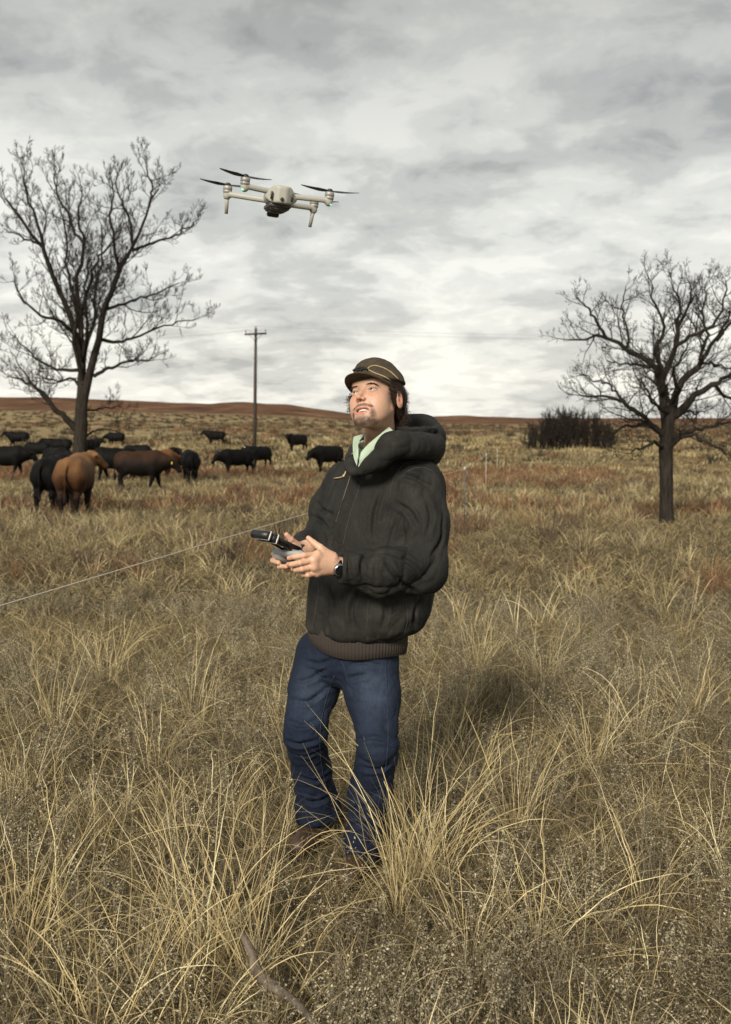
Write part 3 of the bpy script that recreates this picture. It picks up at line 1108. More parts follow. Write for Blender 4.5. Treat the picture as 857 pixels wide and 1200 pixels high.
#@@DRONE
# ------------------------------------------------------------------ drone
def drone():
    M_b = mat_plain('drone_shell', (.34, .335, .29), .55, .04, 45)
    M_d = mat_plain('drone_dark', (.018, .018, .018), .45)
    M_g = mat_plain('drone_underside', (.06, .058, .055), .55, .4, 90, bump=.5)
    M_m = mat_plain('motor_metal', (.30, .29, .26), .5, metal=.3)
    M_l = mat_plain('green_led', (.2, .9, .5), .4, emis=((.25, 1.0, .55), .7))
    M_pr = mat_plain('propeller_plastic', (.015, .015, .014), .5)
    Y0 = 2.75
    c = P(326, 233, Y0)
    root = empty('drone', c, label='grey quadcopter drone with dark propellers hovering above the field', cat='drone')
    # local X right, Y away from the camera, Z up
    Rm = Matrix.Rotation(R_(6), 3, 'Y') @ Matrix.Rotation(R_(13), 3, 'Z') @ Matrix.Rotation(R_(6), 3, 'X')
    root.rotation_euler = Rm.to_euler()
    S = 1.0
    # fuselage
    g = Grid((-.06, -.11, -.05), (.06, .12, .05), .0021)
    d = s_ell(g, (0, -.045, .004), (.040, .045, .031))
    d = smin(d, s_ell(g, (0, .03, .004), (.036, .075, .028)), .02)
    d = smin(d, s_cone(g, (-.018, -.07, .0), (.018, -.07, .0), .024, .024), .02)
    d = smax(d, -(g.Y + .087) + 0 * d, .004)
    d = smax(d, (np.abs(g.X) * .75 + g.Z * .66 - .0345) + 0 * d, .003)
    d = smax(d, (np.abs(g.X) * .55 - g.Z * .83 - .0295) + 0 * d, .003)
    d = smax(d, g.Z - .0275 + 0 * d, .003)
    d = smax(d, (np.abs(g.X) * .6 - g.Y * .8 - .076) + 0 * d, .003)
    d = smax(d, -(np.maximum(np.abs(np.abs(g.X) - .019) - .0006, .010 - g.Z) + 0 * d), 0.0)
    d = smax(d, -(g.Z + .019) + 0 * d, .006)
    V, F = surf(d, g); V = relax(V, F, 2)
    mk('body', V * S, F, M_b, root, local=True)
    m = MB()                                   # belly with sensors, vents and landing light
    m.box((0, .0, -.022), (.058, .135, .012), bev=.5)
    m.box((0, -.045, -.030), (.044, .028, .008), bev=.4)
    m.box((0, .02, -.031), (.036, .05, .009), bev=.4)
    for y in np.linspace(-.06, .06, 9):
        m.box((0, y, -.0285), (.05, .004, .006), bev=.2)
    m.V = [v * S for v in m.V]; m.build('belly_plate', M_g, root, local=True, smooth=False)
    m = MB()                                   # gimbal camera under the nose
    m.lathe([(0, -.016), (.015, -.016), (.017, -.012), (.017, .012), (.015, .016), (0, .016)], (0, .082, -.026), axis=(1, 0, 0), n=18)
    m.box((0, .094, -.026), (.022, .020, .022), bev=.4); m.box((.022, .078, -.02), (.006, .03, .02)); m.box((0, .062, -.016), (.04, .012, .012))
    m.V = [v * S for v in m.V]; m.build('camera_gimbal', M_d, root, local=True, smooth=False)
    for (x, z) in ((.008, .022), (.0, -.008)):  # rear sensors
        m = MB(); m.lathe([(0, -.002), (.0048, -.002), (.0048, .004), (.003, .0045), (0, .0045)], (x, -.0865, z), axis=(0, -1, 0), n=14)
        if z > .01:
            m.V = [v + [0, .010, 0] for v in m.V]
        m.V = [v * S for v in m.V]; m.build('sensor', M_d, root, local=True)
    for x in (-.027, .027):
        m = MB(); m.box((x, -.0815, -.001), (.006, .006, .020), bev=.4, col=None)
        m.V = [v * S for v in m.V]; m.build('side_slot', M_d, root, local=True)
    # arms: near pair without legs (rear), far pair with landing legs
    arms = [((-.030, -.055, .010), (-.098, -.072, .012), False, 205), ((.030, -.055, .006), (.128, -.060, .010), False, -8),
            ((-.032, .050, -.004), (-.130, .085, .0), True, 172), ((.032, .050, -.006), (.112, .085, -.002), True, 20)]
    for i, (a, b, leg, pa) in enumerate(arms):
        a, b = np.array(a), np.array(b)
        g = Grid(np.minimum(a, b) - .02, np.maximum(a, b) + .02, .0019)
        t = s_cone(g, a, b, .0112, .0092)
        t = np.maximum(t, np.abs(g.Z - a[2] - (g.X - a[0]) / (b[0] - a[0]) * (b[2] - a[2])) - .0068)
        t = smin(t, s_cone(g, b - [0, 0, .005], b + [0, 0, .004], .0105, .0105), .004)
        V, F = surf(t, g); V = relax(V, F, 1)
        arm = mk('arm', V * S, F, M_b, root, local=True)
        m = MB(); m.lathe([(0, .002), (.011, .002), (.0125, .006), (.0125, .009), (.0115, .0095), (.0115, .0105), (.0125, .011), (.0125, .019), (.010, .022), (0, .022)], b, n=22)
        m.V = [v * S for v in m.V]; m.build('motor', M_m, root, local=True)
        # two-blade propeller at rest: twisted blades with a rounded tip
        m = MB()
        m.lathe([(0, .022), (.008, .022), (.008, .027), (.004, .030), (0, .030)], b, n=14)
        for k, yawp in enumerate((pa, pa + 180)):
            n = 16
            s = np.linspace(0, 1, n)
            r = .006 + s * .072
            ch = .0155 * np.interp(s, [0, .12, .35, .75, .93, 1], [.45, .7, 1.0, .72, .45, .12])
            tw = np.interp(s, [0, .3, 1], [.50, .40, .16])
            top = []
            for zz_ in (.0006, -.0006):
                for sg, off in ((1, .55), (-1, .45)):
                    x = r; y = sg * ch * off; z = sg * ch * off * np.sin(tw) + .024 + zz_ + .006 * s ** 2
                    ca, sa = math.cos(R_(yawp)), math.sin(R_(yawp))
                    top.append(np.stack([x * ca - y * sa, x * sa + y * ca, z], 1))
            V = np.concatenate(top) + b * [1, 1, 1]
            Fq = []
            for j in range(n - 1):
                for (p, q) in ((0, 1), (3, 2), (1, 3), (2, 0)):
                    Fq.append([p * n + j, p * n + j + 1, q * n + j + 1, q * n + j])
            m.add(V, Fq)
        m.V = [v * S for v in m.V]; m.build('propeller', M_pr, root, local=True)
        if leg:
            m = MB(); e = b + [np.sign(b[0]) * .0 + (.003 if b[0] < 0 else -.004), .006, -.052]
            m.tube([b - [0, 0, .004], b * .5 + e * .5, e], [.0062, .0052, .0048], 10)
            m.V = [v * S for v in m.V]; m.build('landing_leg', M_b, root, local=True)
        else:
            m = MB(); m.lathe([(0, -.001), (.004, -.001), (.0060, .001), (.0060, .003), (0, .004)], b + [np.sign(b[0]) * .003, -.003, -.0115], n=14)
            m.V = [v * S for v in m.V]; m.build('status_light', M_l, root, local=True)


drone()


#@@MAN
# ------------------------------------------------------------------ the man
BY = R_(45)           # torso turned to the camera's left
U3 = np.array([math.cos(BY), -math.sin(BY), 0])      # towards his left
V3 = np.array([-math.sin(BY), -math.cos(BY), 0])     # his front

M_skin = mat_col('skin', rough=.48, spec=.4, mul=.10, scale=120, bump=.25, bscale=500, sss=.12)
M_hair = mat_plain('brown_curly_hair', (.040, .023, .013), .5, .45, 60)
M_eye = mat_col('eyeball', rough=.08, spec=.6, mul=.0)
M_teeth = mat_plain('teeth', (.75, .72, .64), .3, .04)


def mat_canvas():
    m, t, b = new_mat('black_duck_canvas')
    tc = nd(t, 'ShaderNodeTexCoord')
    L = t.links.new
    n = nd(t, 'ShaderNodeTexNoise', i_Scale=7.0, i_Detail=8.0, i_Roughness=.65)
    L(tc.outputs['Object'], n.inputs['Vector'])
    r = ramp(t, [(.35, (.0100, .0094, .0082)), (.55, (.0175, .0164, .0142)), (.72, (.034, .032, .027))])
    L(n.outputs[0], r.inputs[0])
    # worn, dusty scuffs
    n3 = nd(t, 'ShaderNodeTexNoise', i_Scale=16.0, i_Detail=10.0, i_Roughness=.75)
    L(tc.outputs['Object'], n3.inputs['Vector'])
    r3 = ramp(t, [(.60, 0), (.74, .6)]); L(n3.outputs[0], r3.inputs[0])
    c = mixc(t, r3.outputs[0], r.outputs[0], (.075, .070, .058))
    L(c, b.inputs['Base Color'])
    b.inputs['Roughness'].default_value = .82
    b.inputs['Specular IOR Level'].default_value = .25
    w = nd(t, 'ShaderNodeTexNoise', i_Scale=420.0, i_Detail=2.0); L(tc.outputs['Object'], w.inputs['Vector'])
    n4 = nd(t, 'ShaderNodeTexNoise', i_Scale=38.0, i_Detail=5.0); L(tc.outputs['Object'], n4.inputs['Vector'])
    mpc = nd(t, 'ShaderNodeMapping'); mpc.inputs['Scale'].default_value = (1, 1, .45); L(tc.outputs['Object'], mpc.inputs[0])
    n5 = nd(t, 'ShaderNodeTexNoise', i_Scale=13.0, i_Detail=2.5, i_Distortion=1.2); L(mpc.outputs[0], n5.inputs['Vector'])
    cr = math_n(t, 'POWER', math_n(t, 'MULTIPLY', math_n(t, 'ABSOLUTE', math_n(t, 'SUBTRACT', n5.outputs[0], .5)), 3.2, clamp=True), .6)
    b0 = nd(t, 'ShaderNodeBump', i_Strength=.28, i_Distance=.012); L(cr, b0.inputs['Height'])
    b1 = nd(t, 'ShaderNodeBump', i_Strength=.6, i_Distance=.004); L(n4.outputs[0], b1.inputs['Height']); L(b0.outputs[0], b1.inputs['Normal'])
    b2 = nd(t, 'ShaderNodeBump', i_Strength=.35, i_Distance=.001); L(w.outputs[0], b2.inputs['Height']); L(b1.outputs[0], b2.inputs['Normal'])
    L(b2.outputs[0], b.inputs['Normal'])
    return m


def mat_denim():
    m, t, b = new_mat('indigo_denim')
    L = t.links.new
    at = nd(t, 'ShaderNodeAttribute', attribute_name='Col')
    tc = nd(t, 'ShaderNodeTexCoord')
    mp = nd(t, 'ShaderNodeMapping'); mp.inputs['Scale'].default_value = (60, 60, 14); L(tc.outputs['Object'], mp.inputs[0])
    n = nd(t, 'ShaderNodeTexNoise', i_Scale=3.0, i_Detail=6.0, i_Roughness=.7); L(mp.outputs[0], n.inputs['Vector'])
    r = ramp(t, [(.3, .62), (.7, 1.0)]); L(n.outputs[0], r.inputs[0])
    L(mixc(t, 1.0, at.outputs['Color'], r.outputs[0], 'MULTIPLY'), b.inputs['Base Color'])
    b.inputs['Roughness'].default_value = .85
    b.inputs['Specular IOR Level'].default_value = .2
    w = nd(t, 'ShaderNodeTexNoise', i_Scale=300.0, i_Detail=2.0); L(tc.outputs['Object'], w.inputs['Vector'])
    n4 = nd(t, 'ShaderNodeTexNoise', i_Scale=30.0, i_Detail=5.0); L(tc.outputs['Object'], n4.inputs['Vector'])
    mpc = nd(t, 'ShaderNodeMapping'); mpc.inputs['Scale'].default_value = (1, 1, 1.5); mpc.inputs['Rotation'].default_value = (.3, .5, 0); L(tc.outputs['Object'], mpc.inputs[0])
    n5 = nd(t, 'ShaderNodeTexNoise', i_Scale=12.0, i_Detail=2.5, i_Distortion=1.0); L(mpc.outputs[0], n5.inputs['Vector'])
    cr = math_n(t, 'POWER', math_n(t, 'MULTIPLY', math_n(t, 'ABSOLUTE', math_n(t, 'SUBTRACT', n5.outputs[0], .5)), 3.2, clamp=True), .6)
    b0 = nd(t, 'ShaderNodeBump', i_Strength=.25, i_Distance=.010); L(cr, b0.inputs['Height'])
    b1 = nd(t, 'ShaderNodeBump', i_Strength=.5, i_Distance=.004); L(n4.outputs[0], b1.inputs['Height']); L(b0.outputs[0], b1.inputs['Normal'])
    b2 = nd(t, 'ShaderNodeBump', i_Strength=.35, i_Distance=.001); L(w.outputs[0], b2.inputs['Height']); L(b1.outputs[0], b2.inputs['Normal'])
    L(b2.outputs[0], b.inputs['Normal'])
    return m


def mat_rib():
    m, t, b = new_mat('brown_rib_knit')
    L = t.links.new
    at = nd(t, 'ShaderNodeAttribute', attribute_name='Col')
    L(at.outputs['Color'], b.inputs['Base Color'])
    b.inputs['Roughness'].default_value = .9
    tc = nd(t, 'ShaderNodeTexCoord')
    w = nd(t, 'ShaderNodeTexNoise', i_Scale=250.0, i_Detail=2.0); L(tc.outputs['Object'], w.inputs['Vector'])
    b2 = nd(t, 'ShaderNodeBump', i_Strength=.4, i_Distance=.001); L(w.outputs[0], b2.inputs['Height'])
    L(b2.outputs[0], b.inputs['Normal'])
    return m


M_canvas = mat_canvas()
M_denim = mat_denim()
M_rib = mat_rib()
M_seam = mat_plain('jacket_seam', (.036, .034, .028), .9, .2, 80)
M_cord = mat_plain('tan_cord', (.50, .36, .20), .7, .2, 200)
M_shirt = mat_plain('pale_green_shirt', (.35, .43, .32), .8, .08, 40, bump=.3, bscale=60)
M_lining = mat_plain('black_pile_lining', (.010, .009, .008), .95, .3, 150, bump=1.0, bscale=120)
M_boot = mat_plain('brown_boot_leather', (.055, .032, .018), .5, .3, 20)

PERS = empty('person', (0, 3.62, 0), label='man in black hooded jacket, blue jeans and brown cap looking up with a controller', cat='person')

# head frame
HS = 1.045
hp, hy, hr = R_(18), R_(33), R_(10)
hF = np.array([-math.sin(hy) * math.cos(hp), -math.cos(hy) * math.cos(hp), math.sin(hp)])
hX = np.array([math.cos(hy), -math.sin(hy), 0])
hZ = np.cross(hX, hF)
hZ = hZ / np.linalg.norm(hZ)
if hZ[2] < 0:
    hZ = -hZ
# roll: his left side up
hX2 = hX * math.cos(hr) + hZ * math.sin(hr)
hZ2 = hZ * math.cos(hr) - hX * math.sin(hr)
HM = np.stack([hX2, hF, hZ2], 1) * HS            # columns: his left, forward, up
HO = P(425, 457.5, 3.42) - HM @ np.array([0, .090, -.004])
HW = lambda v: np.asarray(v, float) @ HM.T + HO    # head space to world

NECK = P(447, 545, 3.60)
neck_l = np.linalg.solve(HM, NECK - HO)


def make_head():
    g = Grid((-.105, -.135, -.20), (.105, .135, .135), .00165)
    d = s_ell(g, (0, -.012, .030), (.076, .096, .085))
    d = smin(d, s_ell(g, (0, .030, -.036), (.0555, .066, .078)), .03)
    for s in (-1, 1):
        d = smin(d, s_cone(g, (s * .049, .004, -.052), (s * .019, .070, -.101), .013, .015), .026)
        d = smin(d, s_ell(g, (s * .043, .055, -.030), (.018, .020, .016)), .034)
        d = smin(d, s_ell(g, (s * .036, .046, -.064), (.020, .026, .028)), .034)
    d = smin(d, s_cone(g, (-.010, .077, -.108), (.010, .077, -.108), .0165, .0165), .02)
    d = smin(d, s_cone(g, (-.030, .076, .016), (.030, .076, .016), .0125, .0125), .016)
    d = smin(d, s_ell(g, (0, .062, .045), (.052, .028, .035)), .03)
    # mouth mound
    d = smin(d, s_ell(g, (0, .073, -.074), (.030, .020, .022)), .020)
    # sockets
    for s in (-1, 1):
        d = smax(d, -s_ell(g, (s * .032, .101, -.005), (.019, .018, .013)), .014)
        lid = s_ell(g, (s * .032, .0765, -.005), (.0158, .0146, .0140))
        d = smin(d, lid, .004)
    # nose
    d = smin(d, s_chain(g, [(0, .086, .006), (0, .100, -.018), (0, .112, -.035)], [.0065, .0068, .0082], .006), .012)
    for s in (-1, 1):
        d = smin(d, s_ell(g, (s * .0115, .1010, -.039), (.0062, .0090, .0062)), .007)
        d = smax(d, -s_ell(g, (s * .0060, .1075, -.0465), (.0034, .0050, .0036)), .003)
        # nasolabial fold
        d = smax(d, -(s_cone(g, (s * .019, .098, -.044), (s * .034, .083, -.066), .0012, .0012)), .007)
    # philtrum and lips, slightly parted
    up = s_chain(g, [(-.033, .079, -.0695), (-.014, .0940, -.0665), (0, .0960, -.0665), (.014, .0940, -.0665), (.033, .079, -.0695)], [.0026, .0044, .0042, .0044, .0026], .004)
    lo = s_chain(g, [(-.033, .079, -.0710), (-.012, .0920, -.0850), (.012, .0920, -.0850), (.033, .079, -.0710)], [.0026, .0052, .0052, .0026], .004)
    d = smin(d, up, .004); d = smin(d, lo, .004)
    d = smax(d, -s_ell(g, (0, .099, -.0750), (.0280, .022, .0054)), .003)
    # lids opened: an almond slit over each eyeball
    for s in (-1, 1):
        ap = s_ell(g, (s * .0325, .094, -.0048), (.0134, .016, .0048))
        d = smax(d, -np.maximum(ap, -(s_ell(g, (s * .032, .0765, -.005), (.0121,) * 3))), .0012)
    # ears
    for s in (-1, 1):
        a = R_(-12)
        Me = np.array([[1, 0, 0], [0, math.cos(a), -math.sin(a)], [0, math.sin(a), math.cos(a)]])
        e = s_ell(g, (s * .079, -.014, -.014), (.0085, .0185, .031), Me)
        e = smax(e, -s_ell(g, (s * .088, -.009, -.010), (.008, .0115, .021), Me), .004)
        e = smin(e, s_ell(g, (s * .080, .0, -.016), (.005, .004, .007)), .004)
        d = smin(d, e, .008)
    # neck
    nl = neck_l
    d = smin(d, s_cone(g, (0, -.018, -.055), nl, .049, .060), .02)
    V, F = surf(d, g)
    V = relax(V, F, 1, .35)
    x, y, z = V.T
    ax = np.abs(x)
    base = np.array([.60, .36, .245])
    C = np.tile(base, (len(V), 1))

    def blend(mask, col):
        mask = np.clip(mask, 0, 1)[:, None]
        C[:] = C * (1 - mask) + np.array(col) * mask
    bump_ = lambda cx, cy, cz, rx, ry, rz: np.exp(-(((ax - cx) / rx) ** 2 + ((y - cy) / ry) ** 2 + ((z - cz) / rz) ** 2))
    blend(.38 * bump_(.040, .075, -.030, .022, .03, .020), (.58, .22, .14))
    blend(.55 * bump_(0, .112, -.036, .016, .02, .014), (.58, .20, .14))
    blend(.5 * bump_(.082, -.014, -.014, .014, .02, .03), (.55, .20, .14))
    aza = np.degrees(np.arctan2(ax, y + .01))
    low = np.interp(aza, [0, 50, 60, 68, 78, 95, 120, 180], [.2, .040, .010, -.010, -.020, .004, -.045, -.052])
    blend(np.clip((z - low) / .006, 0, 1) * (ax < .081), (.030, .019, .012))
    nz_ = vnoise(x * 400 + 50, y * 400 + 50, z * 400 + 50)
    nzl = vnoise(x * 90 + 9, y * 90 + 9, z * 90 + 9)
    # stubble, moustache and goatee
    st_ = np.clip((-.045 - z) / .03, 0, 1) * np.clip((y + .0) / .03, 0, 1) * np.clip((z + .150) / .02, 0, 1)
    blend(.30 * st_ * (.6 + .6 * nz_), (.20, .12, .08))
    goat = np.clip(1.25 - ((ax / .042) ** 2 + ((z + .104) / .020) ** 2), 0, 1) * (y > .045)
    gl = np.clip(1.2 - (((ax - .036) / .010) ** 2 + ((z + .085) / .020) ** 2), 0, 1) * (y > .05)
    mous = np.clip(1.35 - (((ax - .016) / .026) ** 2 + ((z + .0560 + .30 * np.maximum(ax - .012, 0)) / .0052) ** 2), 0, 1) * (y > .06)
    gm = np.clip(np.maximum(np.maximum(goat * np.clip((-.090 - z) / .012, .25, 1.3), gl * .9), mous * 1.3), 0, 1)
    blend(gm * (.55 + .38 * nz_) * (.75 + .5 * nzl), (.050, .031, .020))
    lipm = np.exp(-((ax / .031) ** 4)) * ((np.exp(-((z + .0670 + ax * .15) / .0045) ** 2)) + np.exp(-((z + .0855 - ax * .25) / .0052) ** 2)) * (y > .078)
    blend(.85 * lipm, (.50, .17, .13))
    le = ((ax - .0325) / .0140) ** 2 + ((z + .0048) / .0056) ** 2
    blend(.85 * ((le > .7) & (le < 1.5) & (z > -.0030) & (y > .078)), (.05, .03, .022))
    inm = (ax < .022) & (np.abs(z + .0755) < .0055) & (y < .088) & (y > .06)
    C[inm] = (.06, .015, .012)
    return HW(V), F, C, V


def make_core():
    """the body inside the clothes, neck to ankles"""
    g = Grid((-.45, 3.2, .0), (.45, 4.1, 1.50), .0125)
    d = s_cone(g, P(446, 560, 3.62), P(440, 640, 3.62), .12, .115)
    d = smin(d, s_cone(g, P(440, 640, 3.62), P(412, 752, 3.62), .12, .12), .05)
    d = smin(d, s_cone(g, P(446, 575, 3.61), NECK, .06, .052), .05)
    for ch in (LARM, RARM):
        d = smin(d, s_chain(g, [c[0] for c in ch], [c[1] * .50 for c in ch], .02), .04)
    for ch in (LLEG, RLEG):
        d = smin(d, s_chain(g, [c[0] for c in ch[:5]], [c[1] * f_ for c, f_ in zip(ch[:5], (.7, .7, .65, .6, .5))], .02), .04)
    V, F = surf(d, g)
    return V, F


def pr(px, py, Y, r):
    return (P(px, py, Y), r)


LARM = [pr(490, 566, 3.50, .088), pr(496, 615, 3.45, .086), pr(494, 668, 3.40, .083), pr(447, 671, 3.32, .075), pr(401, 665, 3.27, .058)]
RARM = [pr(408, 566, 3.76, .085), pr(390, 600, 3.80, .085), pr(381, 628, 3.78, .078), pr(362, 640, 3.62, .060), pr(352, 643, 3.52, .045)]
RLEG = [pr(376, 765, 3.70, .096), pr(368, 808, 3.67, .092), pr(357, 856, 3.60, .078), pr(365, 900, 3.70, .071), pr(372, 945, 3.76, .084), pr(373, 975, 3.77, .086)]
LLEG = [pr(434, 768, 3.56, .104), pr(437, 815, 3.52, .096), pr(443, 872, 3.44, .073), pr(434, 930, 3.50, .075), pr(425, 985, 3.50, .064), pr(423, 1020, 3.50, .062)]
FEET = [(np.array([P(374, 960, 3.78)[0], 3.78, .0]), np.array([P(350, 960, 3.62)[0], 3.62, .0])),
        (np.array([P(424, 1000, 3.50)[0], 3.52, .0]), np.array([P(407, 1000, 3.36)[0], 3.36, .0]))]

TORSO = [  # py, cx, a, b
    (532, 452, .120, .090), (545, 450, .175, .115), (560, 449, .215, .140), (580, 447, .235, .160), (610, 443, .245, .178),
    (650, 438, .250, .195), (690, 434, .255, .205), (712, 431, .250, .205), (728, 427, .240, .195), (736, 422, .222, .184), (741, 420, .208, .172)]


def fold(V, N, amp, f, dirv, seed=0., sharp=1.0):
    """ridged anisotropic noise along the normal: cloth creases running along dirv"""
    dirv = np.array(dirv, float); dirv /= np.linalg.norm(dirv)
    ref = np.array([0, 0, 1.]) if abs(dirv[2]) < .8 else np.array([1., 0, 0])
    e1 = np.cross(dirv, ref); e1 /= np.linalg.norm(e1); e2 = np.cross(dirv, e1)
    a, b, c = V @ dirv * f * .28, V @ e1 * f, V @ e2 * f
    n = vnoise(a + seed + 40, b + seed * 1.7 + 40, c + 40)
    n2 = vnoise(a * 2.1 + 7 + seed, b * 2.1 + 60, c * 2.1 + 60)
    v1 = np.clip(np.abs(2 * n - 1) * 2.2, 0, 1) ** .55      # rounded folds with narrow valleys between them
    v2 = np.clip(np.abs(2 * n2 - 1) * 2.2, 0, 1) ** .7
    return (v1 * .72 + v2 * .28 - .75) * amp * .62


def gauss(V, c, r):
    return np.exp(-((V - c) ** 2).sum(1) / r ** 2)


def on(bv, px, py, off=.002):
    """the point where the line of sight through (px, py) meets a garment"""
    d = Vector(ray_dir(px, py)).normalized()
    h = bv.ray_cast(Vector(CAM), d)
    if h[0] is None:
        return None
    n = h[1] if h[1].dot(d) < 0 else -h[1]
    return np.array(h[0] + n * off)


def on_line(bv, pts, n, off=.0015):
    q = smooth_poly(np.array([[*p, 0] for p in pts]), n)
    r = [on(bv, x, y, off) for x, y, _ in q]
    r = [x for x in r if x is not None]
    # drop jumps in depth
    o = [r[0]]
    for x in r[1:]:
        if np.linalg.norm(x - o[-1]) < .05:
            o.append(x)
    return np.array(o)


def creases(V, F, lines, depth, sig):
    """valleys pressed into the cloth along drawn lines, with a slight ridge on either side"""
    bv = BVHTree.FromPolygons([tuple(v) for v in V], [tuple(f) for f in F])
    D = np.zeros(len(V))
    for k, ln in enumerate(lines):
        try:
            q = on_line(bv, ln, 18, 0)
        except IndexError:
            continue
        if len(q) < 4:
            continue
        near = np.where(((V - q.mean(0)) ** 2).sum(1) < (np.linalg.norm(q[0] - q[-1]) + .06) ** 2)[0]
        d2 = ((V[near][:, None] - q[None]) ** 2).sum(2)
        i = d2.argmin(1)
        dd = np.sqrt(d2[np.arange(len(near)), i])
        t = i / (len(q) - 1)
        w = np.sin(np.clip(t, .02, .98) * np.pi) ** .6
        D[near] += w * (-depth * np.exp(-(dd / sig) ** 2) + depth * .55 * np.exp(-((dd - 2.1 * sig) / (1.1 * sig)) ** 2))
    return D


def make_clothes():
    # ---- jacket
    lo, hi = P(345, 775, 3.2), P(535, 480, 4.0)
    g = Grid((-.38, 3.13, lo[2] - .03), (.42, 4.02, 1.60), .0062)
    zz = [P(t[1], t[0], 3.62)[2] for t in TORSO]
    cx = [P(t[1], t[0], 3.62)[0] for t in TORSO]
    cy = [3.63 - .02 * k / 10 for k in range(len(TORSO))]
    tor = s_loft(g, zz, cx, cy, [t[2] for t in TORSO], [t[3] for t in TORSO], BY)
    # blouson overhang above the rib band
    d = tor
    armL = s_chain(g, [c[0] for c in LARM], [c[1] for c in LARM], .04)
    armR = s_chain(g, [c[0] for c in RARM], [c[1] for c in RARM], .03)
    # cuff mouths
    dl = LARM[-1][0] - LARM[-2][0]
    armL = smax(armL, s_plane(g, LARM[-1][0] + dl / np.linalg.norm(dl) * .008, dl), .006)
    dr = RARM[-1][0] - RARM[-2][0]
    armR = smax(armR, s_plane(g, RARM[-1][0] + dr / np.linalg.norm(dr) * .004, dr), .006)
    up = np.clip((g.Z - P(0, 600, 3.5)[2]) / .10, 0, 1)        # arms melt into the shoulders only
    d_a = smin(d, armL, .012)
    d_s = smin(d, armL, .09)
    d = d_a * (1 - up) + d_s * up
    d = smin(d, armR, .035)
    # neck hole
    d = smax(d, -s_cone(g, P(440, 505, 3.52), P(447, 560, 3.60), .082, .060), .015)
    d = smax(d, -s_cone(g, P(424, 515, 3.40), P(426, 536, 3.42), .050, .012), .015)
    V, F = surf(d, g)
    V = relax(V, F, 2)
    N = normals(V, F)
    # hand-placed creases
    el = LARM[2][0]
    w_el = gauss(V, el + [-.05, -.08, .02], .16)
    w_sh = gauss(V, P(470, 580, 3.45), .16)
    w_t = 1 - np.clip(w_el * 1.4, 0, 1)
    w_hem = np.clip((P(0, 690, 3.6)[2] - V[:, 2]) / .12, 0, 1)
    w_re = gauss(V, RARM[2][0], .14)
    D = w_el * fold(V, N, .066, 10, (.5, .2, .85), 2., 1.2) + w_sh * fold(V, N, .030, 11, (.3, .0, 1), 5.)
    D += w_t * fold(V, N, .024, 7, (.15, -.1, 1), 9.) + w_hem * fold(V, N, .020, 12, (0, 0, 1), 12.) + w_re * fold(V, N, .03, 16, (1, 0, -.3), 3.)
    fa = gauss(V, (LARM[3][0] + LARM[4][0]) / 2, .12)
    D += fa * fold(V, N, .036, 12, (.2, 0, 1), 6.)
    V = V + N * D[:, None]
    V = V + normals(V, F) * creases(V, F, [
        [(456, 646), (470, 653), (484, 662), (498, 676)], [(458, 640), (476, 636), (495, 630), (512, 634)], [(452, 655), (460, 670), (472, 684), (488, 694)],
        [(444, 650), (440, 664), (442, 680)], [(430, 648), (424, 662), (426, 680)], [(410, 648), (408, 664), (412, 682)], [(470, 600), (462, 620), (456, 642)],
        [(500, 585), (505, 605), (500, 628)], [(448, 575), (440, 600), (438, 630)], [(400, 590), (392, 615), (388, 640)], [(420, 695), (412, 712), (414, 735)],
        [(450, 705), (452, 720), (448, 736)], [(488, 708), (484, 722), (488, 736)], [(385, 690), (392, 705), (388, 725)], [(470, 556), (486, 560), (505, 572)],
        [(520, 600), (516, 630), (505, 655)], [(465, 590), (480, 600), (490, 618)], [(425, 640), (428, 655)], [(372, 590), (382, 600), (392, 604)], [(366, 605), (378, 612), (386, 622)]], .013, .0075)[:, None]
    V = relax(V, F, 1, .25)
    jk = mk('jacket', V, F, M_canvas, PERS)
    bv = BVHTree.FromPolygons([tuple(v) for v in V], [tuple(f) for f in F])

    # ---- hood, lying round the neck
    g = Grid((-.16, 3.22, 1.28), (.36, 4.02, 1.72), .0058)
    ring = [pr(424, 552, 3.40, .013), pr(443, 538, 3.385, .027), pr(461, 521, 3.39, .040), pr(483, 522, 3.43, .038), pr(500, 523, 3.52, .043), pr(504, 512, 3.65, .048),
            pr(495, 503, 3.76, .050), pr(474, 504, 3.82, .046), pr(450, 512, 3.82, .042), pr(428, 522, 3.74, .034), pr(416, 535, 3.62, .026), pr(412, 545, 3.48, .018), pr(416, 553, 3.42, .012)]
    pts = smooth_poly(np.array([c[0] for c in ring]), 26); rr = np.interp(np.linspace(0, 1, 26), np.linspace(0, 1, len(ring)), [c[1] for c in ring])
    d = s_chain(g, pts, rr, .03)
    bag = s_ell(g, P(499, 527, 3.64), (.062, .10, .078))
    d = smin(d, bag, .05)
    # hollow of the hood behind the neck
    hol = s_ell(g, P(484, 500, 3.60), (.080, .120, .058))
    d = smax(d, -hol, .02)
    d = smax(d, -s_cone(g, P(440, 490, 3.50), P(445, 545, 3.58), .075, .066), .012)
    V, F = surf(d, g); V = relax(V, F, 2)
    N = normals(V, F)
    V = V + N * fold(V, N, .022, 8, (.6, -.2, .1), 21.)[:, None]
    V = relax(V, F, 1, .4)
    hood = mk('hood', V, F, M_canvas, PERS)
    hb = BVHTree.FromPolygons([tuple(v) for v in V], [tuple(f) for f in F])
    g = Grid((-.02, 3.42, 1.36), (.30, 3.84, 1.66), .008)
    d = np.maximum(np.abs(s_ell(g, P(484, 500, 3.60), (.078, .118, .056))) - .010, (g.Z - P(0, 500, 3.63)[2]))
    d = np.maximum(d, -s_cone(g, P(440, 490, 3.50), P(445, 545, 3.58), .070, .062))
    V, F = surf(d, g); N = normals(V, F)
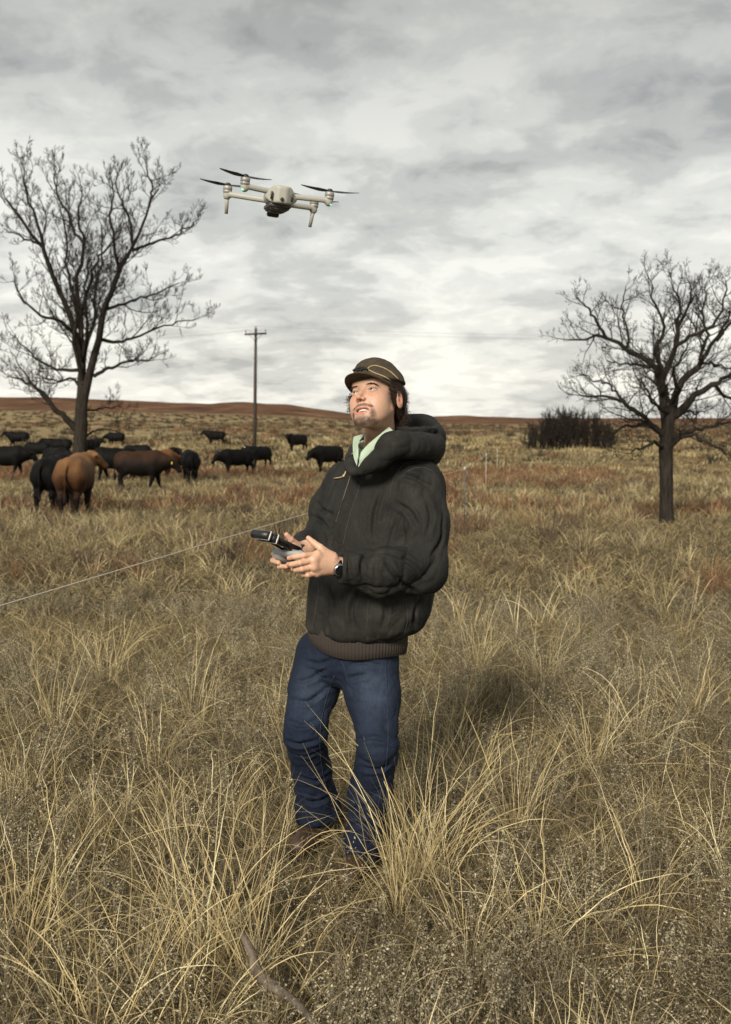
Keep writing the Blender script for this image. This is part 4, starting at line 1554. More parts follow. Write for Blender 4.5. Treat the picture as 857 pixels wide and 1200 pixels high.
    V = V + N * ((vnoise(V[:, 0] * 90 + 40, V[:, 1] * 90 + 40, V[:, 2] * 90 + 40) - .5) * .012)[:, None]
    lin = mk('lining', V, F, M_lining, hood); V = None
    lin.location = (0, 0, 0)
    lin.data.transform(Matrix.Translation(-Vector(PERS.location)))

    # ---- rib band at the hem
    zz2 = [P(420, y, 3.62)[2] for y in (725, 732, 744, 754)]
    n = 540
    a = np.linspace(0, 2 * np.pi, n, endpoint=False)
    rows = []
    for k, (z, f) in enumerate(zip([zz2[0] + .01, zz2[1], zz2[2], zz2[3], zz2[3] - .002, zz2[3] + .01], [.96, 1.0, 1.0, .975, .94, .91])):
        rib = 1 + .007 * np.sin(a * 90) * (0 < k < 4)
        cxx = P(419, 750, 3.62)[0]
        q = np.array([cxx, 3.615, z]) + (.198 * f * np.cos(a) * rib)[:, None] * U3 + (.170 * f * np.sin(a) * rib)[:, None] * V3
        q[:, 2] += .008 * np.sin(a * 3 + 1) - .004 - .016 * np.cos(a)
        rows.append(q)
    V = np.concatenate(rows)
    i, j = np.meshgrid(np.arange(len(rows) - 1), np.arange(n), indexing='ij')
    F = np.stack([i * n + j, i * n + (j + 1) % n, (i + 1) * n + (j + 1) % n, (i + 1) * n + j], -1).reshape(-1, 4)
    C = np.tile([.030, .0215, .017], (len(V), 1)) * (1 + .15 * np.sin(np.tile(a, len(rows)) * 90))[:, None]
    mk('waistband', V, F, M_rib, PERS, col=C)

    # ---- jeans
    g = Grid((-.36, 3.28, -.02), (.24, 3.92, P(0, 728, 3.6)[2]), .0058)
    dR = s_chain(g, [c[0] for c in RLEG], [c[1] for c in RLEG], .03)
    dL = s_chain(g, [c[0] for c in LLEG], [c[1] for c in LLEG], .03)
    zr, zl = P(372, 960, 3.76)[2], P(424, 1007, 3.5)[2]
    dR = smax(dR, zr - g.Z + (g.X - RLEG[4][0][0]) * .10 + 0 * dR, .006)
    dL = smax(dL, max(zl, .045) - g.Z + 0 * dL, .006)
    d = smin(dR, dL, .018)
    hipz = P(0, 745, 3.6)[2]
    hips = s_loft(g, [P(0, y, 3.62)[2] for y in (725, 750, 775, 792, 805)], [P(x, 700, 3.62)[0] for x in (420, 413, 409, 408, 408)], [3.62] * 5,
                  [.165, .175, .172, .14, .06], [.13, .137, .135, .10, .05], R_(40))
    d = smin(d, hips, .035)
    d = smax(d, g.Z - P(0, 735, 3.6)[2] + 0 * d, .01)
    V, F = surf(d, g); V = relax(V, F, 2)
    N = normals(V, F)
    D = 0
    for kn, am in ((RLEG[2][0], .036), (LLEG[2][0], .034)):
        D = D + gauss(V * [1, 1, .8], (kn + [0, 0, -.02]) * [1, 1, .8], .12) * fold(V, N, am, 15, (1, -.3, .12), 4. + am * 100, 1.2)
    D = D + gauss(V, P(400, 790, 3.5), .14) * fold(V, N, .026, 11, (1, .2, -.45), 31.)
    D = D + np.clip((zr + .28 - V[:, 2]) / .2, 0, 1) * fold(V, N, .024, 12, (1, -.4, .25), 17.)
    D = D + fold(V, N, .012, 12, (.3, .2, 1), 3.)
    V = V + N * D[:, None]
    V = V + normals(V, F) * creases(V, F, [
        [(345, 800), (365, 795), (388, 780)], [(342, 820), (362, 822), (385, 805)], [(338, 845), (355, 850), (378, 840)], [(334, 868), (352, 872), (378, 866)], [(338, 880), (356, 886), (380, 878)],
        [(350, 910), (370, 915), (392, 905)], [(408, 780), (425, 776), (445, 780)], [(410, 795), (430, 790)], [(418, 868), (438, 864), (462, 870)], [(418, 882), (440, 880), (462, 884)],
        [(420, 898), (440, 902), (460, 895)], [(408, 950), (425, 946), (446, 952)], [(404, 968), (422, 966), (444, 972)], [(352, 935), (370, 940), (390, 932)], [(360, 775), (375, 778), (392, 772)]], .011, .0075)[:, None]
    V = relax(V, F, 1, .25)
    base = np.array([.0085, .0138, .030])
    fade_hilite = np.clip(gauss(V * [1, 1, .7], P(440, 805, 3.42) * [1, 1, .7], .085) + .8 * gauss(V * [1, 1, .7], P(365, 810, 3.57) * [1, 1, .7], .08)
                   + .45 * gauss(V, LLEG[2][0] + [-.02, -.08, 0], .05), 0, 1)  # worn fade together with thigh highlights painted into the denim
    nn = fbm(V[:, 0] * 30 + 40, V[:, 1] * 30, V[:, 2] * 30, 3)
    C = base * (.8 + .5 * nn)[:, None] * (1 - fade_hilite * .6)[:, None] + np.array([.060, .082, .125]) * (fade_hilite * .55 * (.6 + .8 * nn))[:, None]
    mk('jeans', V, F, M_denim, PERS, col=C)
    jb = BVHTree.FromPolygons([tuple(v) for v in V], [tuple(f) for f in F])
    return bv, hb, jb


BVJ, BVH_, BVD = make_clothes()
headV, headF, headC, headL = make_head()


# ---- hands
def hand(parts, lo, hi):
    g = Grid(lo, hi, .0017)
    pts, rad = parts['palm']
    d = None
    for (a, b, ra, rb) in pts:
        q = s_cone(g, a, b, ra, rb)
        d = q if d is None else smin(d, q, .012)
    for ch, rr in parts['fingers']:
        d = smin(d, s_chain(g, ch, rr, .003), .0045)
    return surf(d, g)


def hands():
    Y = 3.24
    w = P(397, 664, 3.27)
    K = [P(372, 650, 3.215), P(367.5, 656.5, 3.20), P(367.5, 664, 3.20), P(371, 671.5, 3.215)]
    palm = [(w, K[0], .026, .0125), (w, K[1], .026, .0130), (w, K[2], .026, .0125), (w, K[3], .025, .0115), (K[0], K[1], .0125, .013), (K[1], K[2], .013, .0125), (K[2], K[3], .0125, .0115),
            (P(388, 654, 3.25), P(378, 648, 3.235), .024, .016), (w, P(412, 665, 3.29), .027, .03)]
    f = [
        (np.array([K[0], P(356.5, 651, 3.185), P(345, 652.5, 3.195), P(339, 654, 3.215)]), [.0105, .0095, .0088, .0078]),
        (np.array([K[1], P(352, 659.5, 3.175), P(342, 661.5, 3.195), P(338, 661.5, 3.22)]), [.0108, .0098, .009, .008]),
        (np.array([K[2], P(354, 667, 3.18), P(347, 668, 3.205), P(345, 666, 3.23)]), [.0105, .0095, .0086, .0078]),
        (np.array([K[3], P(361, 674, 3.19), P(355.5, 673.5, 3.215), P(355, 671, 3.235)]), [.0095, .0085, .0078, .007]),
        (np.array([P(384, 650, 3.25), P(375.5, 642, 3.245), P(367.5, 636, 3.25), P(361.5, 630.5, 3.255)]), [.0175, .0125, .0105, .0080]),
    ]
    FJ = f
    V1, F1 = hand({'palm': (palm, None), 'fingers': f}, P(330, 684, 3.14), P(418, 622, 3.34))
    # far hand
    w = P(360, 643, 3.50)
    K = [P(343, 640, 3.44), P(338, 646, 3.44), P(337, 653, 3.43), P(340, 659, 3.42)]
    palm = [(w, K[0], .027, .014), (w, K[1], .026, .0135), (w, K[2], .026, .013), (w, K[3], .025, .012), (K[0], K[3], .0135, .012), (w, P(368, 641, 3.6), .027, .030)]
    f = [
        (np.array([K[0], P(329, 645, 3.43), P(321.5, 649, 3.395), P(322, 652, 3.365)]), [.0105, .0098, .009, .008]),
        (np.array([K[1], P(325, 652, 3.42), P(320, 657, 3.375), P(327, 659.5, 3.335)]), [.0108, .0102, .0095, .0085]),
        (np.array([K[2], P(329, 660, 3.40), P(328, 664, 3.35), P(336, 664, 3.31)]), [.0105, .0098, .009, .008]),
        (np.array([K[3], P(335, 666, 3.40), P(336, 668, 3.36), P(343, 667, 3.33)]), [.0095, .0088, .008, .0072]),
        (np.array([P(355, 644, 3.47), P(347.5, 638, 3.45), P(341, 632, 3.43), P(336, 626.5, 3.42)]), [.0165, .0128, .0108, .0082]),
    ]
    V2, F2 = hand({'palm': (palm, None), 'fingers': f}, P(312, 680, 3.29), P(386, 612, 3.66))
    JOINTS = [q for ch, _ in FJ + f for q in ch[:3]] + [ch[-1] for ch, _ in FJ + f]
    out = []
    for V, F in ((V1, F1), (V2, F2)):
        n = vnoise(V[:, 0] * 150 + 50, V[:, 1] * 150, V[:, 2] * 150 + 50)
        C = np.array([.61, .37, .25]) * (.9 + .15 * n)[:, None]
        for j in JOINTS:
            w_ = (np.exp(-((V - j) ** 2).sum(1) / .009 ** 2) * .5)[:, None]
            C = C * (1 - w_) + np.array([.52, .22, .15]) * w_
        out.append((V, F, C))
    return out


bd = MB()
bd.add(headV, headF, headC)
cv_, cf_ = make_core()
bd.add(cv_, cf_, np.array([.52, .30, .2]))
for V, F, C in hands():
    bd.add(V, F, C)
bd.build('body', M_skin, PERS, col=True)

# fingernails of the near thumb are too small to see; eyes, teeth, brows and hair follow
GAZE = np.array([-.03, .90, .20]); GAZE /= np.linalg.norm(GAZE)
for s in (-1, 1):
    c = np.array([s * .032, .0765, -.005])
    n, m_ = 28, 18
    th = np.linspace(0, np.pi, m_)[:, None]; ph = np.linspace(0, 2 * np.pi, n, endpoint=False)[None, :]
    e1 = np.cross(GAZE, [0, 0, 1]); e1 /= np.linalg.norm(e1); e2 = np.cross(GAZE, e1)
    D = np.cos(th)[..., None] * GAZE + np.sin(th)[..., None] * (np.cos(ph)[..., None] * e1 + np.sin(ph)[..., None] * e2)
    V = (c + D * .0126).reshape(-1, 3)
    i, j = np.meshgrid(np.arange(m_ - 1), np.arange(n), indexing='ij')
    F = np.stack([i * n + j, (i + 1) * n + j, (i + 1) * n + (j + 1) % n, i * n + (j + 1) % n], -1).reshape(-1, 4)
    ang = np.repeat(th[:, 0], n)
    C = np.where((ang < .20)[:, None], [.004, .004, .005], np.where((ang < .50)[:, None], [.07, .13, .17], [.30, .28, .26]))
    mk('eye', HW(V), F, M_eye, PERS, col=C)

m = MB()
a = np.linspace(-1, 1, 15)
for k, z in enumerate((-.0702, -.0745)):
    pass
ring = np.stack([a * .0250, .0900 - .014 * a ** 2, np.full(15, -.0722) + .001 * a ** 2], 1)
V = np.concatenate([HW(ring + [0, 0, .004]), HW(ring + [0, .001, -.0035]), HW(ring + [0, -.004, -.0036]), HW(ring + [0, -.005, .004])])
F = [[p * 15 + j, p * 15 + j + 1, q * 15 + j + 1, q * 15 + j] for (p, q) in ((0, 1), (1, 2), (2, 3)) for j in range(14)]
m.add(V, F); m.build('teeth', M_teeth, PERS)


HBV = BVHTree.FromPolygons([tuple(v) for v in headL], [tuple(f) for f in headF])


def on_head(dirv, c=(0, -.01, .0), R=.3):
    o = Vector(np.array(c) + np.array(dirv) * R)
    h = HBV.ray_cast(o, -Vector(dirv))
    return np.array(h[0]) if h[0] is not None else None


def strands(spec, rg, name, mat, parent, r=.0008, sides=3, P_=9):
    """spec: list of (root, direction, length, curl radius, curls)"""
    Q, Rr = [], []
    for root, d, L, cr, nc in spec:
        d = np.array(d, float); d /= np.linalg.norm(d)
        ref = rg.normal(size=3); e1 = np.cross(d, ref); e1 /= np.linalg.norm(e1); e2 = np.cross(d, e1)
        s = np.linspace(0, 1, P_)[:, None]
        ph = rg.random() * 6.28 + s * nc * 6.28
        g_ = np.array([0, 0, -1.0]) * (s ** 2) * L * .35
        q = root + d * s * L + (np.cos(ph) * e1 + np.sin(ph) * e2) * cr * np.minimum(1, s * 3) + g_
        Q.append(q); Rr.append(r * (1 - .55 * s[:, 0]))
    V, F = tubes(np.array(Q), np.array(Rr), sides)
    return mk(name, HW(V), F, mat, parent)


rg = np.random.default_rng(4)
# hair below the cap, round the back and sides
spec = []
for i in range(5200):
    az = rg.uniform(52, 308)                     # 0 = forward, measured round the head
    zr = rg.uniform(-.05, .050)
    side = 1 if az < 180 else -1
    a_ = az if az < 180 else 360 - az
    low = np.interp(a_, [52, 60, 68, 78, 95, 120, 180], [.030, .006, -.012, -.024, .002, -.045, -.050])
    if zr < low:
        continue
    dv = np.array([math.sin(R_(az)), math.cos(R_(az)), 0])
    p = on_head(dv, (0, -.01, zr))
    if p is None or abs(p[0]) > .079 or (a_ > 105 and zr < -.035):
        continue
    out = dv * .8 + np.array([0, -.25, -.75 - rg.random() * .5]) + rg.normal(size=3) * .35
    L = rg.uniform(.012, .030) * np.interp(a_, [62, 90, 120, 180], [.8, .7, 1.1, 1.1])
    if side < 0 and a_ < 100:
        L *= .7
    spec.append((p - dv * .002, out, L, rg.uniform(.0025, .0055), rg.uniform(1.0, 2.2)))
spec0 = spec
# a loose tuft past the far temple and one at the nape
spec = []
for i in range(200):
    p = np.array([-.067 + rg.normal() * .003, .030 + rg.normal() * .010, -.002 + rg.normal() * .014])
    spec.append((p, np.array([-.6, .35, -.8]) + rg.normal(size=3) * .4, rg.uniform(.012, .034), rg.uniform(.003, .006), rg.uniform(1.2, 2.4)))
for i in range(800):
    p = np.array([rg.uniform(-.03, .070), -.085 + rg.normal() * .008, -.034 + rg.normal() * .013])
    p[1] = -.100 + abs(p[0]) * .45
    spec.append((p, np.array([.25, -.35, -.8]) + rg.normal(size=3) * .45, rg.uniform(.014, .034), rg.uniform(.003, .006), rg.uniform(1.2, 2.4)))
strands(spec0 + spec, rg, 'hair', M_hair, PERS, r=.00075, P_=14)
# brows
for s in (-1, 1):
    spec = []
    for i in range(120):
        t = rg.random()
        x = s * (.012 + .036 * t); z = .0122 + .0030 * math.sin(t * 2.6) - .003 * t ** 3 + rg.normal() * .0010
        p = on_head(np.array([0, 1, 0]), (x, -.01, z))
        if p is None:
            continue
        spec.append((p - [0, .001, 0], (s * 1.0, .10, .30 - t * .6), rg.uniform(.006, .010), .0003, .3))
    strands(spec, rg, 'eyebrow', M_hair, PERS, r=.0005, P_=5)
# goatee and moustache
spec = []
for i in range(4200):
    x = rg.uniform(-.038, .038); z = rg.uniform(-.128, -.050)
    ax = abs(x)
    g1 = (ax / .034) ** 2 + ((z + .107) / .017) ** 2 < 1
    g2 = ((ax - .036) / .007) ** 2 + ((z + .088) / .018) ** 2 < 1
    g3 = abs(z + .0555 + .32 * max(ax - .010, 0)) < .0055 and ax < .034
    if not (g1 or g2 or g3):
        continue
    p = on_head(np.array([0, 1, 0]), (x, -.01, z))
    if p is None:
        continue
    if rg.random() < .25 + .25 * (z > -.1):
        continue
    spec.append((p - [0, .0012, 0], np.array([x * 12, .10, -1.0]) + rg.normal(size=3) * .25, rg.uniform(.0025, .005), .0003, .5))
strands(spec, rg, 'beard', M_hair, PERS, r=.00032, P_=4)


# ---- cap
def make_cap():
    M_cap = mat_plain('olive_brown_wool', (.085, .066, .046), .95, .25, 70, bump=.8, bscale=260, spec=.15)
    g = Grid((-.11, -.15, -.05), (.11, .17, .16), .0021)
    c = np.array([0, -.012, .040])
    crown = s_ell(g, c, (.0885, .106, .086))
    crown = smin(crown, s_ell(g, (0, .018, .092), (.060, .062, .036)), .03)      # raised soft front
    crown = smin(crown, s_ell(g, (0, -.055, .080), (.055, .050, .035)), .03)
    cutp = s_plane(g, (0, .05, .034), (0, -.22, -1))
    crown = smax(crown, cutp + 0 * crown, .004)
    band = s_ell(g, c, (.0925, .112, .096))
    upc = s_plane(g, (0, .05, .066), (0, -.30, 1)) + 0 * band
    band = smax(smax(band, upc, .005), cutp + .003 + 0 * band, .004)
    d = np.minimum(crown, band)
    V, F = surf(d, g); V = relax(V, F, 2)
    N = normals(V, F)
    V = V + N * fold(V, N, .004, 40, (1, .2, .2), 8.)[:, None]
    cap = mk('cap', HW(V), F, M_cap, PERS)
    bv = BVHTree.FromPolygons([tuple(v) for v in HW(V)], [tuple(f) for f in F])
    # brim: a short curved visor
    n, mm = 30, 10
    a = np.linspace(-1, 1, n)
    rows = []
    for side in (0, 1):
        for r in np.linspace(0, 1, mm):
            x = np.sin(a * 1.05) * (.084 + .006 * r * (1 - a ** 4))
            y0 = .094 - .085 * (1 - np.cos(a * 1.12)) * 1.0 - .012
            ext = .070 * (1 - np.abs(a) ** 2.6).clip(0) ** .8
            y = y0 + r * ext
            z = .0400 - .008 * (a ** 2) - .007 * (a ** 2) * r - .003 * r - .004 * r * r
            z = z + (.0024 if side == 0 else -.0024) * (1 if r < .99 else .5)
            rows.append(np.stack([x, y, z], 1))
    V = np.concatenate(rows)
    Fq = []
    for s0 in (0, 1):
        for i in range(mm - 1):
            for j in range(n - 1):
                b = (s0 * mm + i) * n + j
                f = [b, b + 1, b + n + 1, b + n]
                Fq.append(f if s0 else f[::-1])
    for j in range(n - 1):
        b, q = (mm - 1) * n + j, (2 * mm - 1) * n + j
        Fq.append([b, b + 1, q + 1, q])
    for i in range(mm - 1):
        for e in (0, n - 1):
            b, q = i * n + e, (mm + i) * n + e
            Fq.append([b, b + n, q + n, q])
    br = mk('brim', HW(V), np.array(Fq), M_cap, cap)
    br.data.transform(Matrix.Translation(-Vector(PERS.location)))
    # cord trim and the knot at the front
    M_trim = mat_plain('cream_cap_cord', (.52, .38, .20), .7, .15, 200)
    k = MB()
    for pts in ([(430.5, 433), (434, 429.8), (440, 428.6), (450, 431.4), (459, 437), (467, 444.5)], [(431, 433), (440, 437.4), (450, 441.2), (458, 446), (463, 453), (466, 461)],
                [(411, 437.5), (415, 434.5), (421, 433)]):
        q = on_line(bv, pts, 30, .001)
        k.tube(q, .0021, 6)
    tr = k.build('cord_trim', M_trim, cap)
    tr.data.transform(Matrix.Translation(-Vector(PERS.location)))
    k = MB()
    for pts in ([(416, 433.5), (421, 432), (427, 432), (432, 434)], [(419, 435), (424, 433.5), (431, 433.0)], [(414, 434.2), (420, 433.5), (425, 434.8)]):
        q = on_line(bv, pts, 12, .003)
        k.tube(q, .0034, 6)
    kn = k.build('cord_knot', mat_plain('black_cord', (.008, .008, .008), .7), cap)
    kn.data.transform(Matrix.Translation(-Vector(PERS.location)))


make_cap()


def jacket_details():
    for pts in ([(427, 552), (420, 575), (410, 605), (402, 640)], [(374, 690), (370, 715), (366, 738)], [(432, 703), (431, 722), (430, 738)], [(476, 706), (478, 725), (474, 742)],
                [(456, 585), (462, 560), (476, 543), (492, 540)], [(470, 560), (480, 551), (496, 548), (508, 553)]):
        m = MB(); m.tube(on_line(BVJ, pts, 20, .0005), .0015, 5)
        m.build('seam', M_seam, PERS)
    # zipper: opens at the collar
    z = MB()
    q = on_line(BVJ, [(413, 552), (404, 580), (394, 612)], 30, .0008)
    z.tube(q, .0030, 5)
    z.build('zipper', mat_plain('dull_brass_zip', (.06, .05, .035), .5, metal=.5), PERS)
    # pale drawstring hanging out of the hood with a knot
    k = MB()
    a = on(BVH_, 417, 541, .004)
    a = a if a is not None else P(417, 541, 3.42)
    def pt(x, y, off):
        for b in (BVJ, BVH_):
            r = on(b, x, y, off)
            if r is not None:
                return r
        return P(x, y, 3.42)
    q1 = np.array([pt(413, 533, .006), pt(411, 541, .006), pt(408, 550, .006), pt(404, 559, .006), pt(393, 561.5, .006)])
    k.tube(smooth_poly(q1, 16), .0019, 6)
    q2 = np.array([pt(421, 541.5, .006), pt(415, 544, .006), pt(409, 550, .006), pt(404.5, 558.5, .006)])
    k.tube(smooth_poly(q2, 14), .0019, 6)
    kp = pt(404.5, 558.5, .006)
    k.lathe([(0, -.005), (.004, -.003), (.0045, 0), (.004, .003), (0, .005)], kp, n=8)
    k.build('drawstring', M_cord, PERS)


jacket_details()
M_jseam = mat_plain('denim_seam', (.045, .062, .098), .85, .3, 150)
for pts in ([(452, 776), (454, 815), (455, 860), (452, 900), (440, 960)], [(392, 792), (384, 815), (376, 850), (376, 890), (384, 930)], [(398, 768), (404, 785), (408, 800)]):
    m = MB(); m.tube(on_line(BVD, pts, 40, 0.0), .0019, 5)
    m.build('trouser_seam', M_jseam, PERS)
M_jseam = mat_plain('denim_seam', (.045, .062, .098), .85, .3, 150)
for pts in ([(452, 776), (454, 815), (455, 860), (452, 900), (440, 960)], [(392, 792), (384, 815), (376, 850), (376, 890), (384, 930)], [(398, 768), (404, 785), (408, 800)]):
    m = MB(); m.tube(on_line(BVD, pts, 40, 0.0), .0019, 5)
    m.build('denim_seam', M_jseam, PERS)


def shirt():
    g = Grid((-.14, 3.28, 1.36), (.16, 3.80, 1.62), .0042)
    n0, n1 = P(441, 512, 3.52), P(447, 560, 3.60)
    tube_ = s_cone(g, n0, n1, .072, .088)
    inn = s_cone(g, n0, n1, .066, .080)
    d = np.maximum(tube_, -inn)
    ax_ = (n0 - n1) / np.linalg.norm(n0 - n1)
    d = np.maximum(d, s_plane(g, P(440, 524, 3.52), ax_ + np.array([.30, .35, 0]) * .6))
    # open V at the throat
    v = s_cone(g, P(426, 510, 3.38), P(420, 545, 3.42), .030, .004)
    d = smax(d, -v, .004)
    V, F = surf(d, g); V = relax(V, F, 1)
    sh = mk('shirt', V, F, M_shirt, PERS)
    # the two collar flaps: thin cloth between an upper and a lower edge
    for up, lo in ((((456, 500, 3.455), (444, 510, 3.43), (431, 521, 3.412), (423, 530, 3.405)), ((464, 508, 3.45), (449, 522, 3.415), (434, 537, 3.40), (420, 547, 3.395))),
                   (((430, 507, 3.47), (423, 514, 3.45), (420, 521, 3.43), (420.5, 527, 3.42)), ((414, 512, 3.52), (413.5, 524, 3.46), (415, 537, 3.42), (418.5, 546, 3.40)))):
        U_, L_ = smooth_poly(A(*up), 14), smooth_poly(A(*lo), 14)
        k = 7
        rows = []
        for off in (0, .0022):
            for t in np.linspace(0, 1, k):
                q = U_ * (1 - t) + L_ * t
                q[:, 1] -= .006 * math.sin(t * 3.14) + off
                rows.append(q)
        V = np.concatenate(rows); n = 14
        F = []
        for s0 in (0, 1):
            for i in range(k - 1):
                for j in range(n - 1):
                    b = (s0 * k + i) * n + j
                    f = [b, b + 1, b + n + 1, b + n]
                    F.append(f if s0 else f[::-1])
        for j in range(n - 1):
            for r in (0, k - 1):
                F.append([r * n + j, r * n + j + 1, (k + r) * n + j + 1, (k + r) * n + j])
        c = mk('collar', V, np.array(F), M_shirt, sh); c.data.transform(Matrix.Translation(-Vector(PERS.location)))


shirt()


def boots():
    for heel, toe in FEET:
        g = Grid(np.minimum(heel, toe) - [.10, .10, .01], np.maximum(heel, toe) + [.10, .10, .25], .006)
        d = s_cone(g, heel + [0, 0, .055], toe + [0, 0, .042], .048, .040)
        d = smin(d, s_cone(g, heel + [0, 0, .06], heel + [.01, .01, .22], .048, .050), .03)
        d = smax(d, -g.Z + .012 + 0 * d, .004)
        V, F = surf(d, g)
        b = mk('boot', V, F, M_boot, PERS)
        m = MB(); u = (toe - heel); u /= np.linalg.norm(u); w = np.array([-u[1], u[0], 0])
        L = np.linalg.norm(toe - heel)
        q = []
        n = 28
        for zz_ in (.0, .014):
            for k in range(n):
                a = 2 * np.pi * k / n
                q.append((heel + toe) / 2 + u * math.cos(a) * (L / 2 + .045) + w * math.sin(a) * .046 + [0, 0, zz_])
        F = [[k, (k + 1) % n, n + (k + 1) % n, n + k] for k in range(n)]
        m.add(q, F)
        so = m.build('sole', mat_plain('boot_sole', (.02, .016, .012), .8), b); so.data.transform(Matrix.Translation(-Vector(PERS.location)))


boots()


def watch():
    M_s = mat_plain('watch_black', (.012, .012, .013), .35)
    M_r = mat_plain('watch_steel', (.35, .35, .36), .25, metal=.9)
    a, b = P(397, 664, 3.27), P(412, 665, 3.29)
    ax_ = (b - a) / np.linalg.norm(b - a)
    c = P(393.5, 664, 3.262)
    m = MB(); m.lathe([(.0295, -.010), (.0315, -.010), (.0325, 0), (.0315, .010), (.0295, .010)], c, axis=ax_, n=32)
    st_ = m.build('watch_strap', M_s, PERS)
    dcam = CAM - c; dcam = dcam - ax_ * (dcam @ ax_); dcam /= np.linalg.norm(dcam)
    up = np.cross(ax_, dcam); nrm = dcam * .96 + up * (.28 if up[2] < 0 else -.28); nrm /= np.linalg.norm(nrm)
    cc = c + nrm * .032
    m = MB(); m.lathe([(0, -.004), (.0205, -.004), (.0215, .002), (.0205, .007), (.0175, .009)], cc, axis=nrm, n=32); w1 = m.build('watch_case', M_r, PERS)
    m = MB(); m.lathe([(.0178, .0085), (.016, .0088), (0, .0088)], cc, axis=nrm, n=32); w2 = m.build('watch_face', mat_plain('watch_glass', (.006, .007, .008), .12), PERS)


watch()


def controller():
    M_g = mat_plain('controller_grey', (.30, .30, .295), .5, .08)
    M_k = mat_plain('controller_black', (.012, .012, .013), .45, .2)
    M_c = mat_plain('screen_glass', (.006, .006, .008), .1)
    M_st = mat_plain('stripe_white', (.62, .61, .58), .4)
    el = R_(24)
    v = V3 * math.cos(el) + np.array([0, 0, math.sin(el)])       # outwards and up
    u = U3
    w = np.cross(u, -v); w = w / np.linalg.norm(w)
    if w[2] < 0:
        w = -w
    Rm = np.stack([u, v, w], 1)
    o = P(345, 649, 3.315)
    root = empty('remote_controller', o, label='grey remote controller held in both hands of the man', cat='controller')
    at = lambda a, b, c: o + u * a + v * b + w * c
    m = MB()
    m.box(at(0, 0, -.006), (.135, .080, .024), Rm, bev=.7)
    for s in (-1, 1):
        m.tube([at(s * .055, .03, -.010), at(s * .062, -.02, -.012), at(s * .058, -.045, -.020)], [.019, .020, .016], 12)
    m.build('housing', M_g, root)
    for s in (-1, 1):
        m = MB(); m.lathe([(0, .0), (.012, .0), (.010, .006), (.003, .008), (.003, .020), (.0065, .022), (.0065, .027), (0, .028)], at(s * .042, .012, .006), axis=w, n=16)
        m.build('stick', M_k, root)
    m = MB()
    for s in (-1, 1):
        m.tube([at(s * .022, .03, .002), at(s * .022, .13, .010)], .0045, 8)
    m.build('clamp_rail', M_k, root)
    m = MB()
    for b in (.128, .158):
        m.tube([at(-.040, b, .013), at(.040, b, .013)], .0145, 12)
    m.box(at(0, .143, .012), (.06, .03, .02), Rm)
    cl = m.build('clamp', M_k, root)
    for b in (.122, .156):
        m = MB()
        m.tube([at(-.0415, b, .013), at(.0415, b, .013)], 0.0162 if b < .15 else .0158, 16); V = m.V[0]
        s = m.build('stripe', M_st, cl)
        s.data.transform(Matrix.Translation(-Vector(root.location)))
        # a narrow band, squeezed along the clamp
        me = s.data
        co = np.empty(len(me.vertices) * 3, np.float32); me.vertices.foreach_get('co', co); co = co.reshape(-1, 3)
        cen = at(0, b, .013) - o
        dv = (co - cen) @ v
        co = co - np.outer(dv, v) * .82
        me.vertices.foreach_set('co', co.astype(np.float32).ravel())
    ph = empty('smartphone', at(0, .085, .022), label='black smartphone clamped above the remote controller', cat='phone')
    m = MB(); m.box(at(0, .070, .017), (.074, .125, .0095), Rm, bev=.5); m.build('case', M_k, ph)
    m = MB(); m.box(at(0, .070, .0222), (.068, .118, .0012), Rm, bev=.3); m.build('screen', M_c, ph)


controller()


#@@GRASS
# ------------------------------------------------------------------ vegetation
def blades(root, az, L, lean, curve, w, n=5, droop=0.0, rg=rng):
    """ribbons; all arguments arrays of length N -> verts (N,(n+1)*2,3), faces"""
    N = len(L)
    s = np.linspace(0, 1, n + 1)
    th = lean[:, None] + curve[:, None] * s[None, :] ** 1.3
    ds = L[:, None] / n
    dx = np.sin(th) * ds; dz = np.cos(th) * ds
    r = np.concatenate([np.zeros((N, 1)), np.cumsum(dx[:, 1:], 1)], 1)
    z = np.concatenate([np.zeros((N, 1)), np.cumsum(dz[:, 1:], 1)], 1)
    wig = np.cumsum(rg.normal(size=(N, n + 1)) * .012, 1) * L[:, None]
    ca, sa = np.cos(az)[:, None], np.sin(az)[:, None]
    C = np.stack([r * ca - wig * sa, r * sa + wig * ca, z], -1) + root[:, None]
    tw = rg.uniform(-1.2, 1.2, N)[:, None] + rg.normal(size=(N, 1)) * s[None] * .8
    T = np.gradient(C, axis=1); T /= np.linalg.norm(T, axis=2, keepdims=True) + 1e-9
    side = np.stack([-sa + 0 * r, ca + 0 * r, 0 * r], -1)
    nor = np.cross(T, side)
    wv = side * np.cos(tw)[..., None] + nor * np.sin(tw)[..., None]
    prof = np.interp(s, [0, .3, .8, 1], [.8, 1, .6, .12])
    hw = (w[:, None] * prof[None] * .5)[..., None]
    V = np.stack([C - wv * hw, C + wv * hw], 2).reshape(N, -1, 3)
    b = np.arange(N)[:, None] * (n + 1) * 2
    k = np.arange(n)[None] * 2
    F = np.stack([b + k, b + k + 1, b + k + 3, b + k + 2], -1).reshape(-1, 4)
    return V.reshape(-1, 3), F


def scatter(y0, y1, dens, rg, half=.46, pad=.7):
    """points over the ground seen by the camera, with a margin at the sides"""
    area = half * (y1 ** 2 - y0 ** 2) + 2 * pad * (y1 - y0)
    n = int(area * dens)
    out = []
    y = y0 + (y1 - y0) * rg.random(n * 2)
    x = rg.uniform(-1, 1, n * 2) * (half * y1 + pad)
    k = np.abs(x) < half * y + pad
    frac = n / max(k.sum(), 1)
    k &= rg.random(n * 2) < frac
    return x[k], y[k]


